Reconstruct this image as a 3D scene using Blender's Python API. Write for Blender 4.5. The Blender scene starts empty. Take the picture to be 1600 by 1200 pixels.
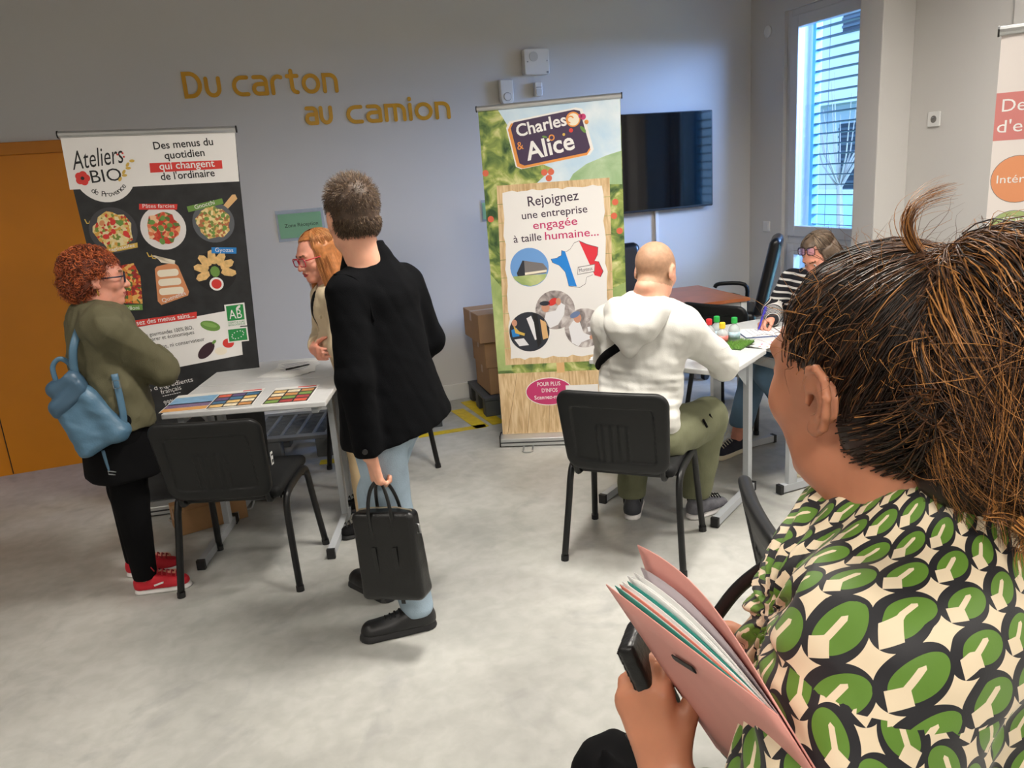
import bpy, math, random
import numpy as np
from mathutils import Vector, Matrix
random.seed(7); rng = np.random.default_rng(7)
scn = bpy.context.scene
COL = scn.collection
PI = math.pi

# ------------------------------------------------------------------ camera
cam_d = bpy.data.cameras.new('camera'); cam = bpy.data.objects.new('camera', cam_d); COL.objects.link(cam)
cam_d.sensor_width = 36.0; cam_d.lens = 1225.0/1600.0*36.0; cam_d.clip_start = 0.05
cam.matrix_world = Matrix(((0.9381, 0.1542, -0.3101, 0.0), (-0.3391, 0.2227, -0.9140, 0.0), (-0.0719, 0.9626, 0.2612, 1.72), (0, 0, 0, 1)))
scn.camera = cam
# ------------------------------------------------------------------ world, daylight, exposure
w = bpy.data.worlds.new('sky'); scn.world = w; w.use_nodes = True
bg = w.node_tree.nodes['Background']; bg.inputs['Color'].default_value = (0.36, 0.60, 1.0, 1); bg.inputs['Strength'].default_value = 3.2
sd = bpy.data.lights.new('sun', 'SUN'); sd.energy = 1.2; sd.angle = 0.02; sd.color = (1, 0.95, 0.86)
so = bpy.data.objects.new('sun', sd); COL.objects.link(so)
so.rotation_euler = Vector((0.75, -0.25, -0.6)).to_track_quat('-Z', 'Y').to_euler()
def area(name, loc, aim, sx, sy, power, col, spread=180):
    d = bpy.data.lights.new(name, 'AREA'); d.shape = 'RECTANGLE'; d.size = sx; d.size_y = sy; d.energy = power; d.color = col
    d.spread = math.radians(spread)
    o = bpy.data.objects.new(name, d); COL.objects.link(o); o.location = loc
    o.rotation_euler = (Vector(aim)-Vector(loc)).to_track_quat('-Z', 'Y').to_euler()
    return o
# sky light falling steeply through the tall window on to the back wall
area('window_daylight', (7.6, 2.3, 3.7), (3.4, 5.3, 1.5), 5.6, 2.6, 4300, (0.36, 0.53, 1.0))
scn.view_settings.view_transform = 'Standard'; scn.view_settings.look = 'None'; scn.view_settings.gamma = 1.0
scn.view_settings.use_curve_mapping = False
scn.view_settings.exposure = 0.10
LAMP_POWER = 54

# ------------------------------------------------------------------ materials
MATS = {}
def mat(name, col, rough=0.5, metal=0.0, var=0.0, vscale=8.0, bump=0.0, bscale=60.0, spec=0.5, sheen=0.0, coat=0.0, sss=0.0, emit=None, estr=0.0, trans=0.0, alpha=1.0):
    if name in MATS: return MATS[name]
    m = bpy.data.materials.new(name); m.use_nodes = True; nt = m.node_tree; b = nt.nodes['Principled BSDF']
    c = (*col, 1.0)
    b.inputs['Base Color'].default_value = c; b.inputs['Roughness'].default_value = rough; b.inputs['Metallic'].default_value = metal
    b.inputs['Specular IOR Level'].default_value = spec
    if sheen: b.inputs['Sheen Weight'].default_value = sheen
    if coat: b.inputs['Coat Weight'].default_value = coat
    if sss:
        b.inputs['Subsurface Weight'].default_value = sss; b.inputs['Subsurface Radius'].default_value = (0.012, 0.005, 0.003); b.inputs['Subsurface Scale'].default_value = 1.0
    if trans: b.inputs['Transmission Weight'].default_value = trans
    if alpha < 1: b.inputs['Alpha'].default_value = alpha
    if emit: b.inputs['Emission Color'].default_value = (*emit, 1); b.inputs['Emission Strength'].default_value = estr
    tc = None
    if var or bump:
        tc = nt.nodes.new('ShaderNodeTexCoord')
    if var:
        n = nt.nodes.new('ShaderNodeTexNoise'); n.inputs['Scale'].default_value = vscale; n.inputs['Detail'].default_value = 4
        nt.links.new(tc.outputs['Object'], n.inputs['Vector'])
        r = nt.nodes.new('ShaderNodeValToRGB')
        r.color_ramp.elements[0].position = 0.3; r.color_ramp.elements[1].position = 0.7
        r.color_ramp.elements[0].color = (*[max(0, x*(1-var)) for x in col], 1); r.color_ramp.elements[1].color = (*[min(1, x*(1+var)) for x in col], 1)
        nt.links.new(n.outputs['Fac'], r.inputs['Fac']); nt.links.new(r.outputs['Color'], b.inputs['Base Color'])
    if bump:
        n2 = nt.nodes.new('ShaderNodeTexNoise'); n2.inputs['Scale'].default_value = bscale; n2.inputs['Detail'].default_value = 3
        nt.links.new(tc.outputs['Object'], n2.inputs['Vector'])
        bp = nt.nodes.new('ShaderNodeBump'); bp.inputs['Strength'].default_value = bump; bp.inputs['Distance'].default_value = 0.01
        nt.links.new(n2.outputs['Fac'], bp.inputs['Height']); nt.links.new(bp.outputs['Normal'], b.inputs['Normal'])
    MATS[name] = m
    return m
def srgb(r, g, b):
    f = lambda v: ((v/255+0.055)/1.055)**2.4 if v > 10 else v/255/12.92
    return (f(r), f(g), f(b))
def S(r, g, b): return srgb(r, g, b)

# ------------------------------------------------------------------ object helpers
def finish(o, parent=None, label=None, cat=None, group=None, kind=None):
    COL.objects.link(o)
    if parent is not None: o.parent = parent
    if label: o['label'] = label
    if cat: o['category'] = cat
    if group: o['group'] = group
    if kind: o['kind'] = kind
    return o
def thing(name, label, cat, loc=(0, 0, 0), rz=0.0, group=None, rot=None):
    o = bpy.data.objects.new(name, None); o.empty_display_size = 0.1
    o.location = loc; o.rotation_euler = rot if rot else (0, 0, rz)
    return finish(o, None, label, cat, group)
def dup(root, loc, rz, label=None, group=None):
    r = root.copy(); COL.objects.link(r); r.location = loc; r.rotation_euler = (0, 0, rz)
    if label: r['label'] = label
    if group: r['group'] = group
    for ch in list(root.children):
        c = ch.copy(); COL.objects.link(c); c.parent = r
        for g in ch.children:
            d = g.copy(); COL.objects.link(d); d.parent = c
    return r

class MB:
    """collects shapes and builds one mesh object"""
    def __init__(s): s.v = []; s.f = []; s.m = []
    def add(s, vs, fs, mi=0):
        n = len(s.v); s.v += [tuple(v) for v in vs]; s.f += [tuple(i+n for i in f) for f in fs]; s.m += [mi]*len(fs); return s
    def box(s, c, size, R=None, mi=0):
        hx, hy, hz = size[0]/2, size[1]/2, size[2]/2
        vs = [Vector((x, y, z)) for z in (-hz, hz) for y in (-hy, hy) for x in (-hx, hx)]
        if R is not None: vs = [R @ v for v in vs]
        vs = [v+Vector(c) for v in vs]
        return s.add(vs, [(0, 2, 3, 1), (4, 5, 7, 6), (0, 1, 5, 4), (2, 6, 7, 3), (0, 4, 6, 2), (1, 3, 7, 5)], mi)
    def prism(s, poly, d0, d1, axes=(0, 2, 1), mi=0):
        """poly in the plane of axes[0], axes[1]; extruded along axes[2] from d0 to d1"""
        n = len(poly); vs = []
        for d in (d0, d1):
            for p in poly:
                q = [0, 0, 0]; q[axes[0]] = p[0]; q[axes[1]] = p[1]; q[axes[2]] = d; vs.append(q)
        fs = [tuple(range(n)), tuple(range(2*n-1, n-1, -1))]
        for i in range(n):
            j = (i+1) % n; fs.append((i, i+n, j+n, j))
        return s.add(vs, fs, mi)
    def tube(s, pts, r, n=8, closed=False, caps=True, flat=None, mi=0):
        P = [Vector(p) for p in pts]; k = len(P)
        rs = r if isinstance(r, (list, tuple)) else [r]*k
        T = []
        for i in range(k):
            a = P[i-1] if (i > 0 or closed) else P[i]; b = P[(i+1) % k] if (i < k-1 or closed) else P[i]
            T.append((b-a).normalized())
        up = Vector((0, 0, 1)) if abs(T[0].z) < 0.9 else Vector((1, 0, 0))
        if flat: up = Vector(flat[0])
        N = (up - T[0]*up.dot(T[0])).normalized(); vs = []
        for i in range(k):
            if flat: N = Vector(flat[0])
            N = (N - T[i]*N.dot(T[i])).normalized(); B = T[i].cross(N)
            for j in range(n):
                a = 2*PI*j/n; fa = flat[1] if flat else 1.0
                vs.append(P[i]+N*(math.cos(a)*rs[i]*fa)+B*(math.sin(a)*rs[i]))
        fs = []
        for i in range(k if closed else k-1):
            for j in range(n):
                a = i*n+j; b = i*n+(j+1) % n; c = ((i+1) % k)*n+(j+1) % n; d = ((i+1) % k)*n+j
                fs.append((a, b, c, d))
        if caps and not closed:
            fs.append(tuple(range(n-1, -1, -1))); fs.append(tuple((k-1)*n+j for j in range(n)))
        return s.add(vs, fs, mi)
    def lathe(s, prof, c=(0, 0, 0), n=20, R=None, mi=0):
        vs = []
        for (r, z) in prof:
            for j in range(n):
                a = 2*PI*j/n; v = Vector((r*math.cos(a), r*math.sin(a), z))
                if R is not None: v = R @ v
                vs.append(v+Vector(c))
        fs = []
        for i in range(len(prof)-1):
            for j in range(n):
                fs.append((i*n+j, i*n+(j+1) % n, (i+1)*n+(j+1) % n, (i+1)*n+j))
        fs.append(tuple(range(n-1, -1, -1))); fs.append(tuple((len(prof)-1)*n+j for j in range(n)))
        return s.add(vs, fs, mi)
    def grid(s, fn, nu, nv, mi=0, wrap=False):
        vs = [fn(i/(nu-1 if not wrap else nu), j/(nv-1)) for j in range(nv) for i in range(nu)]
        fs = []
        for j in range(nv-1):
            for i in range(nu if wrap else nu-1):
                fs.append((j*nu+i, j*nu+(i+1) % nu, (j+1)*nu+(i+1) % nu, (j+1)*nu+i))
        return s.add(vs, fs, mi)
    def build(s, name, m, parent=None, smooth=False, bevel=0.0, bseg=2, solid=0.0, subsurf=0, **kw):
        me = bpy.data.meshes.new(name); me.from_pydata(s.v, [], s.f); 
        for mm in (m if isinstance(m, (list, tuple)) else [m]): me.materials.append(mm)
        if isinstance(m, (list, tuple)): me.polygons.foreach_set('material_index', s.m)
        me.validate(); me.update()
        if smooth: me.polygons.foreach_set('use_smooth', [True]*len(me.polygons))
        o = bpy.data.objects.new(name, me)
        if solid:
            md = o.modifiers.new('solid', 'SOLIDIFY'); md.thickness = solid; md.offset = 0
        if subsurf:
            md = o.modifiers.new('sub', 'SUBSURF'); md.levels = subsurf; md.render_levels = subsurf
        if bevel:
            md = o.modifiers.new('bevel', 'BEVEL'); md.width = bevel; md.segments = bseg; md.limit_method = 'ANGLE'; md.angle_limit = 0.6
        return finish(o, parent, **kw)
def rrect(x0, z0, x1, z1, r, n=5):
    pts = []
    for cx, cz, a0 in ((x1-r, z0+r, -PI/2), (x1-r, z1-r, 0), (x0+r, z1-r, PI/2), (x0+r, z0+r, PI)):
        for i in range(n+1):
            a = a0+PI/2*i/n; pts.append((cx+r*math.cos(a), cz+r*math.sin(a)))
    return pts
def disc(cx, cz, rx, rz=None, n=28, rot=0):
    rz = rz or rx; o = []
    for i in range(n):
        a = 2*PI*i/n; x, z = rx*math.cos(a), rz*math.sin(a)
        o.append((cx+x*math.cos(rot)-z*math.sin(rot), cz+x*math.sin(rot)+z*math.cos(rot)))
    return o
def arc_pts(c, r, a0, a1, n): return [(c[0]+r*math.cos(a0+(a1-a0)*i/n), c[1]+r*math.sin(a0+(a1-a0)*i/n)) for i in range(n+1)]
def catmull(P, n=6, closed=False):
    P = [np.array(p, float) for p in P]; k = len(P); out = []
    for i in range(k if closed else k-1):
        p0 = P[i-1] if (i > 0 or closed) else P[i]; p1 = P[i]; p2 = P[(i+1) % k]; p3 = P[(i+2) % k] if (i+2 < k or closed) else p2
        for j in range(n):
            t = j/n
            out.append(0.5*((2*p1)+(-p0+p2)*t+(2*p0-5*p1+4*p2-p3)*t*t+(-p0+3*p1-3*p2+p3)*t**3))
    if not closed: out.append(P[-1])
    return [tuple(p) for p in out]

# flat lettering: a font outline turned into a thin mesh lying in the local x-z plane, facing -y
def lettering(s, parent, u0, v0, u1, v1, m, off=0.0, h=None, shear=0.0, bold=0.0, thick=0.0006, name='lettering', spacing=1.0, fit=True):
    """baseline from (u0,v0) to (u1,v1); the text is scaled to fill that length; h = cap height (else proportional)"""
    cu = bpy.data.curves.new('t', 'FONT'); cu.body = s; cu.size = 1.0; cu.shear = shear; cu.offset = bold; cu.space_character = spacing
    cu.resolution_u = 3; cu.fill_mode = 'FRONT'
    o = bpy.data.objects.new('t', cu); COL.objects.link(o)
    dg = bpy.context.evaluated_depsgraph_get(); me = bpy.data.meshes.new_from_object(o.evaluated_get(dg))
    bpy.data.objects.remove(o); bpy.data.curves.remove(cu)
    n = len(me.vertices); co = np.empty(n*3); me.vertices.foreach_get('co', co); co = co.reshape(-1, 3)
    x0, x1 = co[:, 0].min(), co[:, 0].max()
    L = math.hypot(u1-u0, v1-v0); sx = L/(x1-x0); sz = (h/0.70) if h else sx
    a = math.atan2(v1-v0, u1-u0)
    x = (co[:, 0]-x0)*sx; z = co[:, 1]*sz
    co2 = np.stack([u0+x*math.cos(a)-z*math.sin(a), np.full(n, -off), v0+x*math.sin(a)+z*math.cos(a)], 1)
    me.vertices.foreach_set('co', co2.ravel()); me.materials.clear(); me.materials.append(m); me.update()
    me.name = name
    return finish(bpy.data.objects.new(name, me), parent)

# ------------------------------------------------------------------ implicit surfaces (for bodies, clothes, padded shapes)
def V3(*a): return np.array(a, float)
def nrm(v): v = np.array(v, float); return v/np.linalg.norm(v)
def smin(a, b, k):
    if k <= 0: return np.minimum(a, b)
    h = np.clip(0.5+0.5*(b-a)/k, 0, 1); return b+(a-b)*h-k*h*(1-h)
def smax(a, b, k): return -smin(-a, -b, k)
def cone(a, b, ra, rb, flat=None):
    a = np.array(a, float); b = np.array(b, float); ba = b-a; L = ba@ba
    def f(P):
        q = P-a; h = np.clip(q@ba/L, 0, 1); d = q-h[:, None]*ba; r = ra+(rb-ra)*h
        if flat is not None:
            n = nrm(flat[0]); c = d@n; s = flat[1]
            dd = d+np.outer(c*(1/s-1), n); ln = np.linalg.norm(dd, axis=1); return (ln-r)*min(1, s)
        return np.linalg.norm(d, axis=1)-r
    f.bb = (np.minimum(a, b)-max(ra, rb)*1.4, np.maximum(a, b)+max(ra, rb)*1.4)
    return f
def chain(pts, rs, flat=None):
    fs = [cone(pts[i], pts[i+1], rs[i], rs[i+1], flat) for i in range(len(pts)-1)]
    def f(P):
        d = fs[0](P)
        for g in fs[1:]: d = smin(d, g(P), 0.012)
        return d
    f.bb = (np.min([g.bb[0] for g in fs], 0), np.max([g.bb[1] for g in fs], 0))
    return f
def ell(c, r, B=None):
    c = np.array(c, float); r = np.array(r, float)
    def f(P):
        q = P-c
        if B is not None: q = q@B.T
        k0 = np.linalg.norm(q/r, axis=1); k1 = np.linalg.norm(q/(r*r), axis=1)+1e-9
        return np.where(k0 < 1e-6, -r.min(), k0*(k0-1)/k1)
    m = r.max() if B is not None else r
    f.bb = (c-m, c+m)
    return f
def rbox(c, h, r, B=None):
    c = np.array(c, float); h = np.array(h, float)
    def f(P):
        q = P-c
        if B is not None: q = q@B.T
        q = np.abs(q)-(h-r)
        return np.linalg.norm(np.maximum(q, 0), axis=1)+np.minimum(q.max(1), 0)-r
    m = np.linalg.norm(h) if B is not None else h
    f.bb = (c-m, c+m)
    return f
def half(p, n):
    p = np.array(p, float); n = nrm(n)
    f = lambda P: (P-p)@n
    f.bb = None
    return f
def noise3(P, s, seed=0):
    """cheap smooth pseudo noise from summed sines, about -1..1"""
    r = np.random.default_rng(seed); o = 0
    for i in range(5):
        k = r.normal(size=3); k = k/np.linalg.norm(k)*s*(0.6+0.35*i); o = o+np.sin(P@k+r.uniform(0, 6.3)+1.5*np.sin(P@r.normal(size=3)*s*0.5))/(1+0.5*i)
    return o/2.4
class Field:
    """ordered list of ('u' union | 's' subtract | 'i' intersect | 'd' displace, fn, k)"""
    def __init__(s): s.ops = []
    def u(s, f, k=0.02): s.ops.append(('u', f, k)); return s
    def s_(s, f, k=0.01): s.ops.append(('s', f, k)); return s
    def i(s, f, k=0.005): s.ops.append(('i', f, k)); return s
    def d(s, f): s.ops.append(('d', f, 0)); return s
    def __call__(s, P):
        D = np.full(len(P), 9.0)
        for op, f, k in s.ops:
            if op == 'd': D = D-f(P); continue
            if op == 'u' and f.bb is not None:
                m = ((P > f.bb[0]-0.07) & (P < f.bb[1]+0.07)).all(1)
                if not m.any(): continue
                D[m] = smin(D[m], f(P[m]), k); continue
            g = f(P)
            D = smin(D, g, k) if op == 'u' else smax(D, -g, k) if op == 's' else smax(D, g, k)
        return D
    def bounds(s):
        b = [f.bb for op, f, k in s.ops if op == 'u']
        return np.min([x[0] for x in b], 0), np.max([x[1] for x in b], 0)
def nets(F, h, lo=None, hi=None, pad=0.03):
    b0, b1 = F.bounds()
    lo = b0-pad if lo is None else np.maximum(np.array(lo, float), b0-pad); hi = b1+pad if hi is None else np.minimum(np.array(hi, float), b1+pad)
    B = 4
    nb = np.maximum(2, np.ceil((hi-lo)/(h*B)).astype(int)); n = nb*B
    ax = [lo[i]+h*B*(np.arange(nb[i])+0.5)-h*0.5 for i in range(3)]
    G = np.stack(np.meshgrid(*ax, indexing='ij'), -1).reshape(-1, 3)
    Dc = F(G).reshape(nb)
    D = np.repeat(np.repeat(np.repeat(Dc, B, 0), B, 1), B, 2).astype(float)
    near = np.repeat(np.repeat(np.repeat(np.abs(Dc) < h*B*2.2+0.012, B, 0), B, 1), B, 2)
    idx = np.argwhere(near)
    for c in range(0, len(idx), 400000):
        ii = idx[c:c+400000]; D[ii[:, 0], ii[:, 1], ii[:, 2]] = F(lo+h*ii)
    D[0] = D[-1] = 1; D[:, 0] = D[:, -1] = 1; D[:, :, 0] = D[:, :, -1] = 1
    ins = D < 0
    nx, ny, nz = n
    cnt = np.zeros((nx-1, ny-1, nz-1), np.int8)
    for a in (0, 1):
        for b in (0, 1):
            for c in (0, 1): cnt += ins[a:nx-1+a, b:ny-1+b, c:nz-1+c]
    act = (cnt > 0) & (cnt < 8); cid = np.full(act.shape, -1); ca = np.argwhere(act); cid[act] = np.arange(len(ca))
    acc = np.zeros((len(ca), 3)); num = np.zeros(len(ca))
    for axn in range(3):
        o = [0, 0, 0]; o[axn] = 1; others = [i for i in range(3) if i != axn]
        for p in (0, 1):
            for q in (0, 1):
                s0 = ca.copy(); s0[:, others[0]] += p; s0[:, others[1]] += q; s1 = s0+np.array(o)
                d0 = D[s0[:, 0], s0[:, 1], s0[:, 2]]; d1 = D[s1[:, 0], s1[:, 1], s1[:, 2]]
                x = (d0 < 0) != (d1 < 0); t = np.where(x, d0/np.where(d0 == d1, 1, d0-d1), 0)
                pt = s0+t[:, None]*np.array(o); acc += np.where(x[:, None], pt, 0); num += x
    Vv = lo+h*(acc/num[:, None])
    faces = []
    for axn in range(3):
        o = [0, 0, 0]; o[axn] = 1; u, v = (axn+1) % 3, (axn+2) % 3
        a = ins[:nx-1, :ny-1, :nz-1]
        sl = [slice(0, nx-1), slice(0, ny-1), slice(0, nz-1)]; sl2 = list(sl); sl2[axn] = slice(1, n[axn])
        b = ins[tuple(sl2)]
        e = np.argwhere(a != b); e = e[(e[:, u] > 0) & (e[:, v] > 0)]
        fl = a[e[:, 0], e[:, 1], e[:, 2]]
        def cidx(du, dv):
            q = e.copy(); q[:, u] -= du; q[:, v] -= dv; return cid[q[:, 0], q[:, 1], q[:, 2]]
        Q = np.stack([cidx(0, 0), cidx(1, 0), cidx(1, 1), cidx(0, 1)], 1)
        Q[~fl] = Q[~fl][:, ::-1]
        faces.append(Q)
    Fq = np.concatenate(faces); Fq = Fq[(Fq >= 0).all(1)]
    return Vv, Fq
def npmesh(name, Vv, Fq, mats, parent, org=(0, 0, 0), matfn=None, uvfn=None, smooth=True, **kw):
    me = bpy.data.meshes.new(name); Vl = Vv-np.array(org, float); k = Fq.shape[1]
    me.vertices.add(len(Vl)); me.vertices.foreach_set('co', Vl.astype(np.float32).ravel())
    me.loops.add(Fq.size); me.loops.foreach_set('vertex_index', Fq.astype(np.int32).ravel())
    me.polygons.add(len(Fq)); me.polygons.foreach_set('loop_start', np.arange(0, Fq.size, k, dtype=np.int32)); me.polygons.foreach_set('loop_total', np.full(len(Fq), k, np.int32))
    for m in (mats if isinstance(mats, (list, tuple)) else [mats]): me.materials.append(m)
    cen = Vv[Fq].mean(1)
    if matfn is not None: me.polygons.foreach_set('material_index', matfn(cen).astype(np.int32))
    me.polygons.foreach_set('use_smooth', np.full(len(Fq), smooth))
    me.update(calc_edges=True)
    if uvfn is not None:
        uv = me.uv_layers.new(name='UVMap'); uv.data.foreach_set('uv', uvfn(Vv, Fq, cen).astype(np.float32).ravel())
    me.validate()
    return finish(bpy.data.objects.new(name, me), parent, **kw)
def sdf_obj(name, F, h, mats, parent, org=(0, 0, 0), lo=None, hi=None, matfn=None, uvfn=None, pad=0.03, **kw):
    Vv, Fq = nets(F, h, lo, hi, pad)
    return npmesh(name, Vv, Fq, mats, parent, org, matfn, uvfn, **kw)
def strands(name, paths, rad, mats, parent, org=(0, 0, 0), taper=True, sides=3, colidx=None, **kw):
    """many thin tubes of equal point count in one mesh; paths (n, k, 3)"""
    paths = np.array(paths, float); n, k, _ = paths.shape
    T = np.gradient(paths, axis=1); T /= np.linalg.norm(T, axis=2, keepdims=True)+1e-9
    ref = np.where(np.abs(T[..., 2:3]) < 0.9, np.array([0, 0, 1.0]), np.array([1.0, 0, 0]))
    N = np.cross(T, ref); N /= np.linalg.norm(N, axis=2, keepdims=True)+1e-9; Bn = np.cross(T, N)
    r = rad if np.ndim(rad) else np.full(n, rad); prof = np.linspace(1, 0.15, k) if taper else np.ones(k)
    vs = []
    for j in range(sides):
        a = 2*PI*j/sides; vs.append(paths+(N*math.cos(a)+Bn*math.sin(a))*(np.array(r)[:, None]*prof[None])[..., None])
    Vv = np.stack(vs, 2).reshape(-1, 3)
    i = np.arange(n)[:, None, None]*k*sides; a = np.arange(k-1)[None, :, None]*sides; j = np.arange(sides)[None, None, :]; j2 = (j+1) % sides
    Fq = np.stack([i+a+j, i+a+j2, i+a+sides+j2, i+a+sides+j], -1).reshape(-1, 4)
    fn = None
    if colidx is not None:
        ci = np.repeat(np.array(colidx), (k-1)*sides); fn = lambda c: ci
    return npmesh(name, Vv, Fq, mats, parent, org, matfn=fn, **kw)

# ================================================================== THE ROOM
YB, XR, XL, YN, ZC = 5.84, 4.268, -3.2, -3.0, 3.3
M_wall = mat('wall_paint', S(205, 203, 200), 0.75, bump=0.04, bscale=180, spec=0.3)
M_trim = mat('trim_paint', S(212, 211, 208), 0.5)
M_pvc = mat('window_pvc', S(205, 206, 208), 0.35)
M_black = mat('black_plastic', S(20, 21, 23), 0.45, var=0.1, vscale=30)
M_white_m = mat('white_metal', S(196, 198, 199), 0.35)
def concrete():
    m = bpy.data.materials.new('polished_concrete'); m.use_nodes = True; nt = m.node_tree; b = nt.nodes['Principled BSDF']; L = nt.links
    tc = nt.nodes.new('ShaderNodeTexCoord')
    def noise(sc, det, dist=0.0):
        n = nt.nodes.new('ShaderNodeTexNoise'); n.inputs['Scale'].default_value = sc; n.inputs['Detail'].default_value = det; n.inputs['Distortion'].default_value = dist
        L.new(tc.outputs['Object'], n.inputs['Vector']); return n.outputs['Fac']
    def ramp(fac, stops):
        r = nt.nodes.new('ShaderNodeValToRGB'); e = r.color_ramp.elements
        e[0].position, e[0].color = stops[0][0], (*stops[0][1], 1); e[1].position, e[1].color = stops[-1][0], (*stops[-1][1], 1)
        for p, c in stops[1:-1]: q = e.new(p); q.color = (*c, 1)
        L.new(fac, r.inputs['Fac']); return r.outputs['Color']
    def mix(mode, f, a, c):
        x = nt.nodes.new('ShaderNodeMix'); x.data_type = 'RGBA'; x.blend_type = mode
        if isinstance(f, float): x.inputs[0].default_value = f
        else: L.new(f, x.inputs[0])
        L.new(a, x.inputs[6]); 
        if isinstance(c, tuple): x.inputs[7].default_value = (*c, 1)
        else: L.new(c, x.inputs[7])
        return x.outputs[2]
    base = ramp(noise(1.1, 6, 0.6), [(0.30, S(158, 158, 153)), (0.5, S(177, 177, 172)), (0.72, S(192, 192, 187))])
    fine = ramp(noise(14, 8, 0.3), [(0.35, (0.86, 0.86, 0.85)), (0.65, (1, 1, 1))])
    c = mix('MULTIPLY', 1.0, base, fine)
    stain = ramp(noise(2.3, 9, 1.6), [(0.57, (1, 1, 1)), (0.68, (0.74, 0.74, 0.76))])
    c = mix('MULTIPLY', 0.65, c, stain)
    L.new(c, b.inputs['Base Color'])
    rr = nt.nodes.new('ShaderNodeMapRange'); rr.inputs[3].default_value = 0.28; rr.inputs[4].default_value = 0.52
    L.new(noise(3.0, 5, 0.5), rr.inputs[0]); L.new(rr.outputs[0], b.inputs['Roughness']); b.inputs['Specular IOR Level'].default_value = 0.45
    bp = nt.nodes.new('ShaderNodeBump'); bp.inputs['Strength'].default_value = 0.05; L.new(noise(60, 3), bp.inputs['Height']); L.new(bp.outputs['Normal'], b.inputs['Normal'])
    return m
MB().box(((XL+XR)/2, (YN+YB)/2, -0.1), (XR-XL+0.8, YB-YN+0.8, 0.2)).build('floor', concrete(), kind='structure', label='pale grey polished concrete floor with dark scuffs')
MB().box(((XL+XR)/2, (YN+YB)/2, ZC+0.1), (XR-XL+0.8, YB-YN+0.8, 0.2)).build('ceiling', mat('ceiling_paint', S(150, 146, 140), 0.9), kind='structure', label='plain ceiling above the room')
MB().box(((XL+XR)/2, YB+0.15, ZC/2), (XR-XL, 0.3, ZC)).build('wall_back', M_wall, kind='structure', label='off-white back wall with gold lettering')
MB().box((XL-0.15, (YN+YB)/2, ZC/2), (0.3, YB-YN, ZC)).build('wall_left', M_wall, kind='structure', label='off-white left wall out of view')
MB().box(((XL+XR)/2, YN-0.15, ZC/2), (XR-XL, 0.3, ZC)).build('wall_front', M_wall, kind='structure', label='off-white wall behind the photographer')
WY0, WY1, WZ0, WZ1, WT = 4.40, 5.42, 0.12, 2.75, 0.36
rw = MB()
rw.box((XR+WT/2, (YN+WY0)/2, ZC/2), (WT, WY0-YN, ZC)).box((XR+WT/2, (WY1+YB+0.3)/2, ZC/2), (WT, YB+0.3-WY1, ZC))
rw.box((XR+WT/2, (WY0+WY1)/2, WZ0/2), (WT, WY1-WY0, WZ0)).box((XR+WT/2, (WY0+WY1)/2, (WZ1+ZC)/2), (WT, WY1-WY0, ZC-WZ1))
rw.build('wall_right', M_wall, kind='structure', label='off-white right wall with tall window')
MB().box((4.139, 4.259, ZC/2), (0.258, 0.198, ZC)).build('trim_1', M_wall, bevel=0.006, kind='structure', label='square boxed-in column beside the window')
MB().box((XR-0.02, 1.6, ZC/2), (0.04, 3.7, ZC)).build('trim_2', M_wall, bevel=0.004, kind='structure', label='slightly proud wall panel behind the right banner')
MB().box(((-0.58+XR)/2, YB-0.008, 0.065), (XR+0.58, 0.016, 0.13)).build('baseboard_back', M_trim, bevel=0.004, kind='structure', label='pale skirting along the back wall')
MB().box((XR-0.008, (3.45+4.16)/2, 0.065), (0.016, 0.71, 0.13)).box((XR-0.008, (5.42+YB)/2, 0.065), (0.016, YB-5.42, 0.13)).build('baseboard_right', M_trim, bevel=0.004, kind='structure', label='pale skirting along the right wall')
# --- orange door
M_or = mat('orange_door_paint', S(212, 130, 0), 0.42, var=0.05, vscale=3); M_or2 = mat('orange_frame_paint', S(192, 116, 0), 0.45)
d1 = MB().box((-1.6, YB-0.012, 1.02), (1.9, 0.024, 2.04)).build('door_1', M_or, kind='structure', label='orange painted double door behind the left banner')
MB().box((-1.6, YB-0.022, 2.078), (2.06, 0.044, 0.075)).box((-0.61, YB-0.022, 1.02), (0.08, 0.044, 2.04)).box((-2.59, YB-0.022, 1.02), (0.08, 0.044, 2.04)).build('door_frame', M_or2, d1, bevel=0.004)
MB().box((-1.6, YB-0.0255, 1.02), (0.006, 0.002, 2.03)).build('leaf_gap', mat('gap_dark', S(50, 32, 6), 0.8), d1)
MB().box((-1.72, YB-0.03, 1.04), (0.05, 0.012, 0.2)).tube([(-1.72, YB-0.03, 1.06), (-1.72, YB-0.08, 1.06), (-1.85, YB-0.08, 1.06)], 0.01).build('handle', mat('steel', S(170, 172, 175), 0.3, 1.0), d1)
# --- window with outside blind
w1 = MB()
X0, X1 = XR+0.03, XR+0.10
def frame(mb, y0, y1, z0, z1, t, xa=X0, xb=X1):
    xc = (xa+xb)/2; dx = xb-xa
    mb.box((xc, y0+t/2, (z0+z1)/2), (dx, t, z1-z0)).box((xc, y1-t/2, (z0+z1)/2), (dx, t, z1-z0)).box((xc, (y0+y1)/2, z0+t/2), (dx, y1-y0-2*t, t)).box((xc, (y0+y1)/2, z1-t/2), (dx, y1-y0-2*t, t))
frame(w1, WY0, WY1, WZ0, WZ1, 0.05)
w1.box(((X0+X1)/2, (WY0+WY1)/2, 1.02), (0.07, WY1-WY0-0.1, 0.06))
win = w1.build('window_1', M_pvc, bevel=0.004, kind='structure', label='tall two-part white window beside the column')
for z0, z1 in ((1.05, 2.70), (0.17, 0.99)):
    s = MB(); frame(s, WY0+0.05, WY1-0.05, z0, z1, 0.085, X0-0.012, X1-0.02); s.build('sash', M_pvc, win, bevel=0.005)
gl = bpy.data.materials.new('window_glass'); gl.use_nodes = True
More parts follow.
